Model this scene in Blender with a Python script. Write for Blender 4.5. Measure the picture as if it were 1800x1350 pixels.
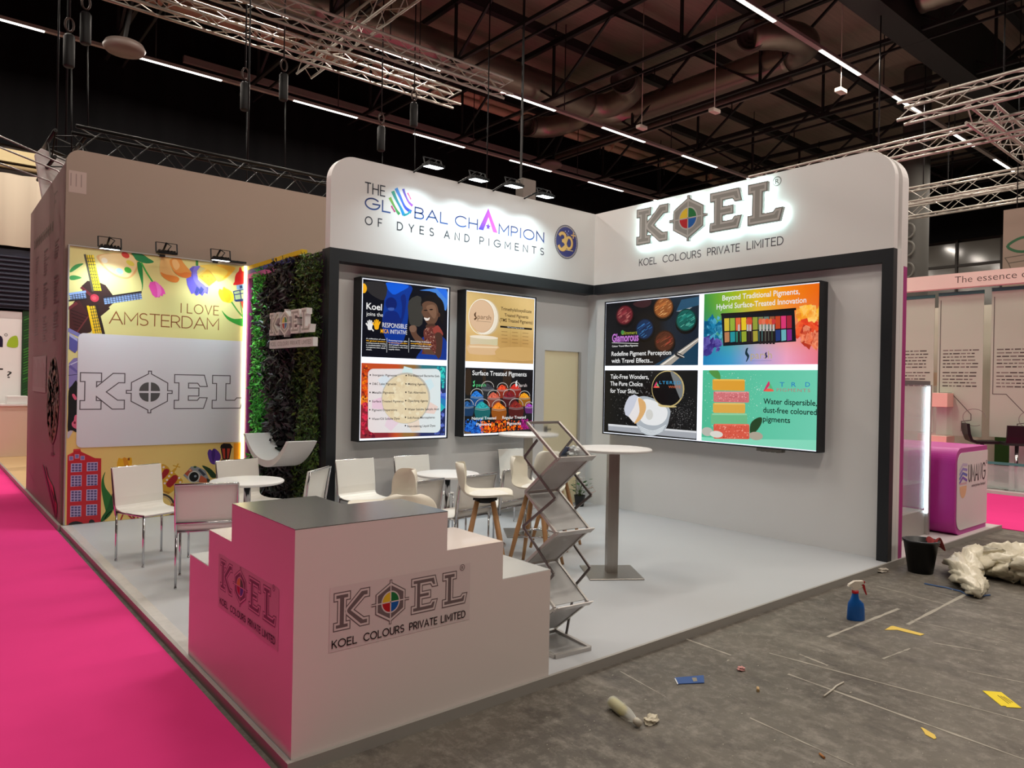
import bpy, math, random
import numpy as np
from mathutils import Vector, Matrix
from mathutils.geometry import tessellate_polygon
for o in list(bpy.data.objects): bpy.data.objects.remove(o)
SC = bpy.context.scene
COL = SC.collection
rnd = random.Random(7)
# ---------------------------------------------------------------- camera
CF, CR, CU = (0.63956158, 0.76873808, -0.00166152), (0.76861812, -0.63942032, 0.01917907), (-0.01368127, 0.01354327, 0.99981468)
CC = (-7.38475, -7.1117, 1.65436); FPX = 1265.415
cam = bpy.data.cameras.new('camera'); cam.sensor_width = 36; cam.lens = 36 * FPX / 1800; cam.clip_end = 200
camo = bpy.data.objects.new('camera', cam); COL.objects.link(camo)
camo.matrix_world = Matrix(((CR[0], CU[0], -CF[0], CC[0]), (CR[1], CU[1], -CF[1], CC[1]), (CR[2], CU[2], -CF[2], CC[2]), (0, 0, 0, 1)))
SC.camera = camo
# ---------------------------------------------------------------- light and exposure
SC.view_settings.view_transform = 'Standard'; SC.view_settings.look = 'None'
SC.view_settings.exposure = 0.0; SC.view_settings.gamma = 1.0; SC.view_settings.use_curve_mapping = False
SC.cycles.max_bounces = 7; SC.cycles.diffuse_bounces = 4; SC.cycles.glossy_bounces = 4; SC.cycles.transmission_bounces = 8; SC.cycles.transparent_max_bounces = 12
SC.cycles.caustics_reflective = False; SC.cycles.caustics_refractive = False
SC.cycles.sample_clamp_indirect = 4
w = bpy.data.worlds.new('world'); SC.world = w; w.use_nodes = True
w.node_tree.nodes['Background'].inputs[0].default_value = (0.9, 0.85, 0.8, 1); w.node_tree.nodes['Background'].inputs[1].default_value = 0.004
HALL_W = 108.0; HALL_C = (1.0, 0.9, 0.79)
def area_light(name, loc, sx, sy, power, color, rot=(0, 0, 0), spread=math.pi, parent=None):
    l = bpy.data.lights.new(name, 'AREA'); l.shape = 'RECTANGLE'; l.size = sx; l.size_y = sy; l.energy = power; l.color = color; l.spread = spread
    o = bpy.data.objects.new(name, l); COL.objects.link(o); o.location = loc; o.rotation_euler = rot
    return o
LINES = ((8.78, -8.8, 4), (5.2, -5.6, 3), (-0.35, -5.6, 5), (-5.9, -12.0, 6), (-11.4, -12.0, 6))   # y of each light line, first x, period count
for ly, lx, n in LINES:
    k = 0
    x = -11.2 if ly > 3 else -8.0
    while x < 18:
        area_light('line_lamp', (x + 0.8 + 0.8, ly, 7.985), 1.6, 0.07, HALL_W * (0.75 if ly < -10 else 0.8 if ly < -3 else 1.0), HALL_C)
        x += 3.2
# ---------------------------------------------------------------- helpers
def lin(c):
    return tuple((v / 255 / 12.92 if v / 255 <= 0.04045 else ((v / 255 + 0.055) / 1.055) ** 2.4) for v in c)
MATS = {}
def mat(name, rgb, rough=0.5, metal=0.0, emit=0.0, alpha=1.0, trans=0.0, noise=0.0, nscale=20.0, coat=0.0, bump=0.0, stretch=None, ior=1.45, spec=0.5):
    if name in MATS: return MATS[name]
    m = bpy.data.materials.new(name); m.use_nodes = True; nt = m.node_tree; b = nt.nodes['Principled BSDF']
    c = lin(rgb) + (1,)
    b.inputs['Base Color'].default_value = c; b.inputs['Roughness'].default_value = rough; b.inputs['Metallic'].default_value = metal
    b.inputs['Specular IOR Level'].default_value = spec
    b.inputs['IOR'].default_value = ior; b.inputs['Transmission Weight'].default_value = trans; b.inputs['Alpha'].default_value = alpha; b.inputs['Coat Weight'].default_value = coat
    if emit: b.inputs['Emission Color'].default_value = c; b.inputs['Emission Strength'].default_value = emit
    if noise or bump:
        tc = nt.nodes.new('ShaderNodeTexCoord'); n = nt.nodes.new('ShaderNodeTexNoise'); n.inputs['Scale'].default_value = nscale; n.inputs['Detail'].default_value = 5
        src = tc.outputs['Object']
        if stretch:
            mp = nt.nodes.new('ShaderNodeMapping'); mp.inputs['Scale'].default_value = stretch; nt.links.new(src, mp.inputs[0]); src = mp.outputs[0]
        nt.links.new(src, n.inputs['Vector'])
        if noise:
            mx = nt.nodes.new('ShaderNodeMix'); mx.data_type = 'RGBA'
            mx.inputs[6].default_value = tuple(v * (1 - noise) for v in c[:3]) + (1,); mx.inputs[7].default_value = tuple(min(1, v * (1 + noise)) for v in c[:3]) + (1,)
            nt.links.new(n.outputs['Fac'], mx.inputs[0]); nt.links.new(mx.outputs[2], b.inputs['Base Color'])
        if bump:
            bp = nt.nodes.new('ShaderNodeBump'); bp.inputs['Strength'].default_value = bump; bp.inputs['Distance'].default_value = 0.01
            nt.links.new(n.outputs['Fac'], bp.inputs['Height']); nt.links.new(bp.outputs[0], b.inputs['Normal'])
    MATS[name] = m; return m
def art_mat(name, emit=0.0, base=1.0, rough=0.45, alpha=1.0):
    if name in MATS: return MATS[name]
    m = bpy.data.materials.new(name); m.use_nodes = True; nt = m.node_tree; b = nt.nodes['Principled BSDF']
    a = nt.nodes.new('ShaderNodeVertexColor'); a.layer_name = 'Col'
    if base != 1.0:
        mx = nt.nodes.new('ShaderNodeMix'); mx.data_type = 'RGBA'; mx.blend_type = 'MULTIPLY'; mx.inputs[0].default_value = 1
        mx.inputs[7].default_value = (base, base, base, 1); nt.links.new(a.outputs[0], mx.inputs[6]); nt.links.new(mx.outputs[2], b.inputs['Base Color'])
    else: nt.links.new(a.outputs[0], b.inputs['Base Color'])
    b.inputs['Roughness'].default_value = rough; b.inputs['Specular IOR Level'].default_value = 0.3
    if emit: nt.links.new(a.outputs[0], b.inputs['Emission Color']); b.inputs['Emission Strength'].default_value = emit
    MATS[name] = m; return m
ORG = {}
class MB:
    def __init__(s): s.v = []; s.f = []; s.m = []; s.sm = []; s.k = 0
    def add(s, vs, fs, smooth=False):
        b = len(s.v); s.v += [tuple(p) for p in vs]
        for f in fs: s.f.append([i + b for i in f]); s.m.append(s.k); s.sm.append(smooth)
        return s
    def box(s, x0, y0, z0, x1, y1, z1, c=0.0):
        if c > 0:
            return s.cbox((x0 + x1) / 2, (y0 + y1) / 2, (z0 + z1) / 2, abs(x1 - x0), abs(y1 - y0), abs(z1 - z0), c)
        vs = [(x0, y0, z0), (x1, y0, z0), (x1, y1, z0), (x0, y1, z0), (x0, y0, z1), (x1, y0, z1), (x1, y1, z1), (x0, y1, z1)]
        return s.add(vs, [(0, 3, 2, 1), (4, 5, 6, 7), (0, 1, 5, 4), (1, 2, 6, 5), (2, 3, 7, 6), (3, 0, 4, 7)])
    def cbox(s, cx, cy, cz, dx, dy, dz, c):     # box with chamfered edges
        vs = []; idx = {}
        for sx in (-1, 1):
            for sy in (-1, 1):
                for sz in (-1, 1):
                    for ax in range(3):
                        p = [sx * dx / 2, sy * dy / 2, sz * dz / 2]
                        for q in range(3):
                            if q != ax: p[q] -= (sx, sy, sz)[q] * c
                        idx[(sx, sy, sz, ax)] = len(vs); vs.append((cx + p[0], cy + p[1], cz + p[2]))
        fs = []
        for ax in range(3):
            a, b = [q for q in range(3) if q != ax]
            for sg in (-1, 1):
                f = []
                for sa, sb in ((-1, -1), (1, -1), (1, 1), (-1, 1)):
                    t = [0, 0, 0]; t[ax] = sg; t[a] = sa; t[b] = sb; f.append(idx[(t[0], t[1], t[2], ax)])
                fs.append(f)
            for sa in (-1, 1):
                for sb in (-1, 1):
                    f = []
                    for sg, w in ((-1, a), (1, a), (1, b), (-1, b)):
                        t = [0, 0, 0]; t[ax] = sg; t[a] = sa; t[b] = sb; f.append(idx[(t[0], t[1], t[2], w)])
                    fs.append(f)
        for sx in (-1, 1):
            for sy in (-1, 1):
                for sz in (-1, 1): fs.append([idx[(sx, sy, sz, a)] for a in range(3)])
        return s.add(vs, fs)
    def tube(s, pts, r, n=8, caps=True, smooth=True, closed=False):
        pts = [Vector(p) for p in pts]; N = len(pts); vs = []; up0 = None
        for i, p in enumerate(pts):
            if closed: d = pts[(i + 1) % N] - pts[i - 1]
            else: d = pts[min(i + 1, N - 1)] - pts[max(i - 1, 0)]
            d.normalize()
            if up0 is None: up0 = Vector((0, 0, 1)) if abs(d.z) < 0.9 else Vector((1, 0, 0))
            a = d.cross(up0)
            if a.length < 1e-4: a = d.cross(Vector((0.3, 1, 0.2)))
            a.normalize(); b = a.cross(d); up0 = b.copy()
            rr = r[i] if isinstance(r, (list, tuple)) else r
            for k in range(n):
                t = 2 * math.pi * (k + 0.5) / n; vs.append(p + a * rr * math.cos(t) + b * rr * math.sin(t))
        fs = []; R = N if closed else N - 1
        for i in range(R):
            for k in range(n):
                i2 = (i + 1) % N; fs.append((i * n + k, i * n + (k + 1) % n, i2 * n + (k + 1) % n, i2 * n + k))
        s.add(vs, fs, smooth)
        if caps and not closed:
            b = len(s.v) - len(vs); s.f.append([b + k for k in range(n)][::-1]); s.f.append([b + (N - 1) * n + k for k in range(n)]); s.m += [s.k] * 2; s.sm += [False] * 2
        return s
    def bar(s, p, q, w, h=None, up=(0, 0, 1)):
        p = Vector(p); q = Vector(q); d = (q - p).normalized(); u = Vector(up); a = d.cross(u)
        if a.length < 1e-3: a = d.cross(Vector((1, 0, 0)))
        a.normalize(); b = a.cross(d); h = w if h is None else h; vs = []
        for e in (p, q):
            for i, j in ((-1, -1), (1, -1), (1, 1), (-1, 1)): vs.append(e + a * i * w / 2 + b * j * h / 2)
        return s.add(vs, [(0, 3, 2, 1), (4, 5, 6, 7), (0, 1, 5, 4), (1, 2, 6, 5), (2, 3, 7, 6), (3, 0, 4, 7)])
    def lathe(s, prof, c=(0, 0, 0), n=28, smooth=True, axis='z', M=None):
        vs = []; fs = []; idx = []
        for r, z in prof:
            if r < 1e-6: idx.append([len(vs)]); vs.append((0, 0, z))
            else:
                idx.append(list(range(len(vs), len(vs) + n))); vs += [(r * math.cos(2 * math.pi * k / n), r * math.sin(2 * math.pi * k / n), z) for k in range(n)]
        for a, b in zip(idx, idx[1:]):
            for k in range(n):
                k2 = (k + 1) % n
                if len(a) == 1 and len(b) == 1: continue
                if len(a) == 1: fs.append((a[0], b[k2], b[k]))
                elif len(b) == 1: fs.append((a[k], a[k2], b[0]))
                else: fs.append((a[k], a[k2], b[k2], b[k]))
        if axis == 'y': vs = [(x, z, y) for x, y, z in vs]
        if axis == 'x': vs = [(z, x, y) for x, y, z in vs]
        if M is not None: vs = [tuple(M @ Vector(p)) for p in vs]
        return s.add([(x + c[0], y + c[1], z + c[2]) for x, y, z in vs], fs, smooth)
    def prism(s, poly, f3, t0, t1, smooth=False):   # poly 2D; f3(u,v,t)->xyz
        n = len(poly); tris = tessellate_polygon([[Vector((p[0], p[1], 0)) for p in poly]])
        vs = [f3(u, v, t0) for u, v in poly] + [f3(u, v, t1) for u, v in poly]
        fs = [tuple(t) for t in tris] + [tuple(i + n for i in t[::-1]) for t in tris]
        s.add(vs, fs); b = len(s.v) - 2 * n
        for i in range(n):
            j = (i + 1) % n; s.f.append([b + i, b + j, b + n + j, b + n + i]); s.m.append(s.k); s.sm.append(smooth)
        return s
    def build(s, name, mats, parent=None, local=False, smooth=None, bevel=0.0, **props):
        if not isinstance(mats, (list, tuple)): mats = [mats]
        org = Vector((0, 0, 0))
        if parent is not None and not local: org = ORG.get(parent.name, Vector((0, 0, 0)))
        me = bpy.data.meshes.new(name)
        me.from_pydata([(x - org.x, y - org.y, z - org.z) for x, y, z in s.v], [], s.f)
        for m in mats: me.materials.append(m)
        me.polygons.foreach_set('material_index', s.m); me.polygons.foreach_set('use_smooth', s.sm if smooth is None else [smooth] * len(s.f))
        me.update()
        import bmesh
        bm = bmesh.new(); bm.from_mesh(me); bmesh.ops.recalc_face_normals(bm, faces=bm.faces); bm.to_mesh(me); bm.free()
        o = bpy.data.objects.new(name, me); COL.objects.link(o)
        if parent is not None: o.parent = parent; ORG[o.name] = org
        if bevel:
            b = o.modifiers.new('bevel', 'BEVEL'); b.width = bevel; b.segments = 2; b.limit_method = 'ANGLE'
        for k, v in props.items(): o[k] = v
        return o
def thing(name, label, cat, loc=(0, 0, 0), rz=0.0, group=None):
    o = bpy.data.objects.new(name, None); COL.objects.link(o); o.location = loc; o.rotation_euler = (0, 0, rz); o.empty_display_size = 0.1
    o['label'] = label; o['category'] = cat
    if group: o['group'] = group
    ORG[o.name] = Vector(loc); return o
def tag(o, label, cat, group=None):
    o['label'] = label; o['category'] = cat
    if group: o['group'] = group
    return o
def struct(o): o['kind'] = 'structure'; return o
def dup(root, loc, rz, label=None, group=None):
    def cp(o, par):
        c = o.copy(); COL.objects.link(c)
        if par is not None: c.parent = par
        for ch in list(o.children): cp(ch, c)
        return c
    r = cp(root, None); r.location = loc; r.rotation_euler = (0, 0, rz)
    if label: r['label'] = label
    if group: r['group'] = group
    return r
def hit(px, py, ax, val):        # where the sight line through a photo point meets a real plane of the stand
    d = [CF[i] + CR[i] * (px - 900) / FPX + CU[i] * (675 - py) / FPX for i in range(3)]
    t = (val - CC[ax]) / d[ax]
    return tuple(CC[i] + t * d[i] for i in range(3))
def smooth_poly(pts, n=6):
    out = []; N = len(pts)
    for i in range(N):
        p0, p1, p2, p3 = pts[i - 1], pts[i], pts[(i + 1) % N], pts[(i + 2) % N]
        for k in range(n):
            t = k / n
            out.append(tuple(0.5 * (2 * p1[j] + (p2[j] - p0[j]) * t + (2 * p0[j] - 5 * p1[j] + 4 * p2[j] - p3[j]) * t * t + (3 * p1[j] - p0[j] - 3 * p2[j] + p3[j]) * t ** 3) for j in (0, 1)))
    return out
def inset(poly, d):
    a = sum(poly[i - 1][0] * poly[i][1] - poly[i][0] * poly[i - 1][1] for i in range(len(poly)))
    sg = 1 if a > 0 else -1; out = []; N = len(poly)
    for i in range(N):
        p, q, r = Vector(poly[i - 1]), Vector(poly[i]), Vector(poly[(i + 1) % N])
        e1 = (q - p).normalized(); e2 = (r - q).normalized()
        n1 = Vector((-e1.y, e1.x)) * sg; n2 = Vector((-e2.y, e2.x)) * sg
        k = 1 + n1.dot(n2)
        m = (n1 + n2) / max(k, 0.25); out.append(tuple(q + m * d))
    return out
_TC = {}
def tmesh(body, bold=0.0, spacing=1.0):
    key = (body, bold, spacing)
    if key in _TC: return _TC[key]
    cu = bpy.data.curves.new('t', 'FONT'); cu.body = body; cu.offset = bold; cu.resolution_u = 3; cu.space_character = spacing; cu.fill_mode = 'FRONT'
    o = bpy.data.objects.new('t', cu); COL.objects.link(o)
    dg = bpy.context.evaluated_depsgraph_get(); me = bpy.data.meshes.new_from_object(o.evaluated_get(dg))
    V = [(v.co.x, v.co.y) for v in me.vertices]; F = [tuple(p.vertices) for p in me.polygons]
    bpy.data.objects.remove(o); bpy.data.curves.remove(cu); bpy.data.meshes.remove(me)
    _TC[key] = (V, F); return V, F
def arc(cx, cy, rx, ry, a0, a1, n=14):
    return [(cx + rx * math.cos(math.radians(a0 + (a1 - a0) * i / n)), cy + ry * math.sin(math.radians(a0 + (a1 - a0) * i / n))) for i in range(n + 1)]
# single-line capital letters: width, strokes in a box of height 1
def _g():
    G = {}
    G['A'] = (.84, [[(0, 0), (.42, 1), (.84, 0)], [(.15, .34), (.69, .34)]])
    G['B'] = (.62, [[(0, 0), (0, 1)] + [(.34, 1)] + arc(.34, .76, .24, .24, 90, -90) + [(0, .52)], [(.34, .52)] + arc(.36, .26, .26, .26, 90, -90) + [(0, 0)]])
    G['C'] = (.84, [arc(.5, .5, .5, .5, 45, 315, 24)])
    G['D'] = (.74, [[(0, 0), (0, 1), (.28, 1)] + arc(.28, .5, .46, .5, 90, -90, 20) + [(0, 0)]])
    G['E'] = (.56, [[(.56, 1), (0, 1), (0, 0), (.56, 0)], [(0, .52), (.5, .52)]])
    G['F'] = (.52, [[(.52, 1), (0, 1), (0, 0)], [(0, .5), (.46, .5)]])
    G['G'] = (.94, [arc(.5, .5, .5, .5, 42, 360, 26) + [(.52, .5)]])
    G['H'] = (.7, [[(0, 0), (0, 1)], [(.7, 0), (.7, 1)], [(0, .52), (.7, .52)]])
    G['I'] = (.06, [[(.03, 0), (.03, 1)]])
    G['K'] = (.62, [[(0, 0), (0, 1)], [(.6, 1), (0, .42)], [(.2, .6), (.62, 0)]])
    G['L'] = (.54, [[(0, 1), (0, 0), (.54, 0)]])
    G['M'] = (.86, [[(0, 0), (0, 1), (.43, .3), (.86, 1), (.86, 0)]])
    G['N'] = (.7, [[(0, 0), (0, 1), (.7, 0), (.7, 1)]])
    G['O'] = (1.0, [arc(.5, .5, .5, .5, 0, 360, 30)])
    G['P'] = (.58, [[(0, 0), (0, 1), (.3, 1)] + arc(.3, .72, .28, .28, 90, -90) + [(0, .44)]])
    G['R'] = (.62, [[(0, 0), (0, 1), (.3, 1)] + arc(.3, .72, .28, .28, 90, -90) + [(0, .44)], [(.32, .44), (.62, 0)]])
    G['S'] = (.56, [arc(.28, .75, .26, .25, 40, 270, 14) + arc(.28, .25, .28, .25, 90, -140, 14)])
    G['T'] = (.66, [[(0, 1), (.66, 1)], [(.33, 1), (.33, 0)]])
    G['U'] = (.66, [[(0, 1), (0, .33)] + arc(.33, .33, .33, .33, 180, 360) + [(.66, 1)]])
    G['V'] = (.76, [[(0, 1), (.38, 0), (.76, 1)]])
    G['Y'] = (.7, [[(0, 1), (.35, .45), (.7, 1)], [(.35, .45), (.35, 0)]])
    G['W'] = (1.1, [[(0, 1), (.28, 0), (.55, .95), (.82, 0), (1.1, 1)]])
    G[' '] = (.42, [])
    return G
GL = _g()
class Art:   # flat print on a wall plane: axis 1 = faces -Y, axis 0 = faces -X
    def __init__(s, ax, val, L=0.00007):
        s.ax = ax; s.val = val; s.v = []; s.f = []; s.c = []; s.l = 0.0006; s.L = L; s.pm = None; s.clip = None
    def re(s, n=3): s.l = 0.0006 + s.L * n
    def px(s, ox, oy, sc): s.pm = (ox, oy, sc); return s
    def uv(s, x, y):
        ox, oy, sc = s.pm; p = hit(ox + x / sc, oy + y / sc, s.ax, s.val)
        return (p[0], p[2]) if s.ax == 1 else (-p[1], p[2])
    def to3(s, u, v, l): return (u, s.val - l, v) if s.ax == 1 else (s.val - l, -u, v)
    def raw(s, V, F, col):
        if s.clip:
            V2 = []; F2 = []
            for f in F:
                p = [tuple(V[i]) for i in f]
                for k, lim, sg in ((0, s.clip[0], 1), (1, s.clip[1], 1), (0, s.clip[2], -1), (1, s.clip[3], -1)):
                    q = []
                    for i in range(len(p)):
                        c, d = p[i - 1], p[i]; ci, di = (c[k] - lim) * sg >= 0, (d[k] - lim) * sg >= 0
                        if ci != di: t = (lim - c[k]) / (d[k] - c[k]); q.append((c[0] + (d[0] - c[0]) * t, c[1] + (d[1] - c[1]) * t))
                        if di: q.append(d)
                    p = q
                    if len(p) < 3: break
                if len(p) >= 3: F2.append(tuple(range(len(V2), len(V2) + len(p)))); V2 += p
            V, F = V2, F2
        b = len(s.v); s.v += [s.to3(u, v, s.l) for u, v in V]
        for f in F:
            s.f.append([i + b for i in f])
            s.c += [(lin(col(*V[i])) if callable(col) else lin(col)) for i in f]
    def poly(s, pts, col, up=True):          # plane coordinates
        if up: s.l += s.L
        pts = [tuple(p) for p in pts]
        T = tessellate_polygon([[Vector((p[0], p[1], 0)) for p in pts]])
        s.raw(pts, [tuple(t) for t in T], col)
    def P(s, pts, col, sm=0, up=True):              # photo-traced points
        q = [s.uv(*p) for p in pts]
        s.poly(smooth_poly(q, sm) if sm else q, col, up)
    def rect(s, u0, v0, u1, v1, col): s.poly([(u0, v0), (u1, v0), (u1, v1), (u0, v1)], col)
    def grad(s, u0, v0, u1, v1, fn, nu=10, nv=6):
        s.l += s.L; V = [(u0 + (u1 - u0) * i / nu, v0 + (v1 - v0) * j / nv) for j in range(nv + 1) for i in range(nu + 1)]
        s.raw(V, [(j * (nu + 1) + i, j * (nu + 1) + i + 1, (j + 1) * (nu + 1) + i + 1, (j + 1) * (nu + 1) + i) for j in range(nv) for i in range(nu)], fn)
    def ell(s, u, v, ru, rv, col, n=32, a=0.0, up=True):
        ca, sa = math.cos(a), math.sin(a)
        s.poly([(u + ru * math.cos(2 * math.pi * i / n) * ca - rv * math.sin(2 * math.pi * i / n) * sa, v + ru * math.cos(2 * math.pi * i / n) * sa + rv * math.sin(2 * math.pi * i / n) * ca) for i in range(n)], col, up)
    def E(s, x, y, rx, ry, col, n=32, a=0.0, up=True):
        u, v = s.uv(x, y); u1, _ = s.uv(x + rx, y); _, v1 = s.uv(x, y - ry); s.ell(u, v, abs(u1 - u), abs(v1 - v), col, n, a, up)
    def stroke(s, pts, wd, col, up=True, closed=False):
        if up: s.l += s.L
        P = []
        for p in pts:
            p = Vector(p)
            if not P or (p - P[-1]).length > 1e-6: P.append(p)
        if not closed and len(P) > 3 and (P[0] - P[-1]).length < 1e-5: closed = True
        if closed and (P[0] - P[-1]).length < 1e-5: P.pop()
        N = len(P)
        if N < 2: return
        V = []
        for i, p in enumerate(P):
            a = (p - P[i - 1]).normalized() if (closed or i > 0) else None; b = (P[(i + 1) % N] - p).normalized() if (closed or i < N - 1) else None
            e = Vector((0, 0))
            if a is None: a = b; e = -b * wd * .4
            if b is None: b = a; e = a * wd * .4
            na = Vector((-a.y, a.x)); nb = Vector((-b.y, b.x)); m = (na + nb) / max(1 + na.dot(nb), 0.3) * wd / 2
            V += [tuple(p + e - m), tuple(p + e + m)]
        s.raw(V, [(2 * i, 2 * ((i + 1) % N), 2 * ((i + 1) % N) + 1, 2 * i + 1) for i in range(N if closed else N - 1)], col)
    def S(s, pts, wd, col, sm=0, closed=False, up=True):
        q = [s.uv(*p) for p in pts]
        if sm and not closed:
            q2 = [q[0]] + q + [q[-1]]; o = []
            for i in range(1, len(q2) - 2):
                for k in range(sm):
                    t = k / sm; p0, p1, p2, p3 = q2[i - 1:i + 3]
                    o.append(tuple(0.5 * (2 * p1[j] + (p2[j] - p0[j]) * t + (2 * p0[j] - 5 * p1[j] + 4 * p2[j] - p3[j]) * t * t + (3 * p1[j] - p0[j] - 3 * p2[j] + p3[j]) * t ** 3) for j in (0, 1)))
            q = o + [q[-1]]
        s.stroke(q, wd, col, up, closed)
    def text(s, body, u0, v0, u1, h, col, bold=0.0, spacing=1.0):    # solid lettering fitted to a box
        V, F = tmesh(body, bold, spacing)
        if not V: return
        a = min(p[0] for p in V); b = max(p[0] for p in V); hh = 0.729
        s.l += s.L; k = (u1 - u0) / (b - a)
        s.raw([(u0 + (x - a) * k, v0 + y * h / hh) for x, y in V], F, col)
    def T(s, body, x0, y0, x1, y1, hpx, col, bold=0.0, spacing=1.0):
        a = s.uv(x0, y0); b = s.uv(x1, y1); t = s.uv(x0, y0 - hpx)
        s.text(body, a[0], (a[1] + b[1]) / 2, b[0], t[1] - a[1], col, bold, spacing)
    def line(s, body, u0, v0, u1, h, wd, col, gap=0.3, xs=None):         # single-line lettering fitted to a box
        s.l += s.L; W = 0; pos = []
        for ch in body: pos.append(W); W += GL[ch][0] + gap
        W -= gap; k = (u1 - u0) / W
        for ch, p in zip(body, pos):
            for st in GL[ch][1]: s.stroke([(u0 + (p + x) * k, v0 + y * h) for x, y in st], wd, col, up=False)
    def LT(s, body, x0, y0, x1, y1, hpx, wd, col, gap=0.3):
        a = s.uv(x0, y0); b = s.uv(x1, y1); t = s.uv(x0, y0 - hpx)
        s.line(body, a[0], (a[1] + b[1]) / 2, b[0], t[1] - a[1], wd, col, gap)
    def clip_specks(s, fn, n, size, cols, seed=1, quad=True):   # small crumbs of colour inside a region; fn(random)->(u,v) or None
        r = random.Random(seed); s.l += s.L
        for _ in range(n):
            p = fn(r)
            if p is None: continue
            a = r.random() * 6.28; k = size * (0.4 + r.random()); m = r.choice((3, 4, 5))
            V = [(p[0] + k * math.cos(a + 6.283 * i / m) * r.uniform(.6, 1.2), p[1] + k * math.sin(a + 6.283 * i / m) * r.uniform(.6, 1.2)) for i in range(m)]
            s.raw(V, [tuple(range(m))], r.choice(cols))
    def build(s, name, material, parent, **props):
        org = ORG.get(parent.name, Vector((0, 0, 0))) if parent is not None else Vector((0, 0, 0))
        me = bpy.data.meshes.new(name); me.from_pydata([(x - org.x, y - org.y, z - org.z) for x, y, z in s.v], [], s.f)
        ca = me.color_attributes.new('Col', 'FLOAT_COLOR', 'CORNER')
        arr = np.ones((len(s.c), 4), np.float32); arr[:, :3] = np.array(s.c, np.float32); ca.data.foreach_set('color', arr.ravel())
        me.materials.append(material); me.update()
        o = bpy.data.objects.new(name, me); COL.objects.link(o)
        if parent is not None: o.parent = parent; ORG[o.name] = org
        for k, v in props.items(): o[k] = v
        return o
# logo letters, height 1
LK = [(0, 1), (.467, 1), (.467, .76), (.36, .76), (.36, .62), (.73, 1), (1, 1), (1, .74), (.86, .74), (.58, .48), (.84, .25), (1, .25), (1, 0), (.72, 0), (.36, .35), (.36, .24), (.467, .24), (.467, 0), (0, 0), (0, .24), (.1, .24), (.1, .76), (0, .76)]
LE = [(0, 1), (.9, 1), (1, .66), (.77, .66), (.7, .755), (.42, .755), (.42, .61), (.74, .61), (.74, .375), (.42, .375), (.42, .245), (.7, .245), (.76, .325), (1, .32), (.89, 0), (0, 0), (0, .245), (.13, .245), (.13, .76), (0, .76)]
LL = [(0, 1), (.56, 1), (.56, .755), (.43, .755), (.43, .245), (.72, .245), (.79, .32), (1, .32), (.91, 0), (0, 0), (0, .245), (.13, .245), (.13, .755), (0, .755)]
def hexa(t=.04):
    return [(-.5, .265), (-t, .52), (-t, .6), (t, .6), (t, .52), (.5, .265), (.5, t), (.63, t), (.63, -t), (.5, -t), (.5, -.265), (t, -.52), (t, -.6), (-t, -.6), (-t, -.52), (-.5, -.265), (-.5, -t), (-.63, -t), (-.63, t), (-.5, t)]
def logo_polys(u0, v0, wd, h):     # K, emblem, E, L outlines in plane coordinates; wd is the full width
    k = wd / 4.46
    K = [(u0 + x * 1.1 * k, v0 + y * h) for x, y in LK]; E_ = [(u0 + (2.43 + x * .94) * k, v0 + y * h) for x, y in LE]; L_ = [(u0 + (3.52 + x * .94) * k, v0 + y * h) for x, y in LL]
    X = [(u0 + (1.757 + x * .97) * k, v0 + (.485 + y) * h) for x, y in hexa()]
    return K, X, E_, L_
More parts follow.
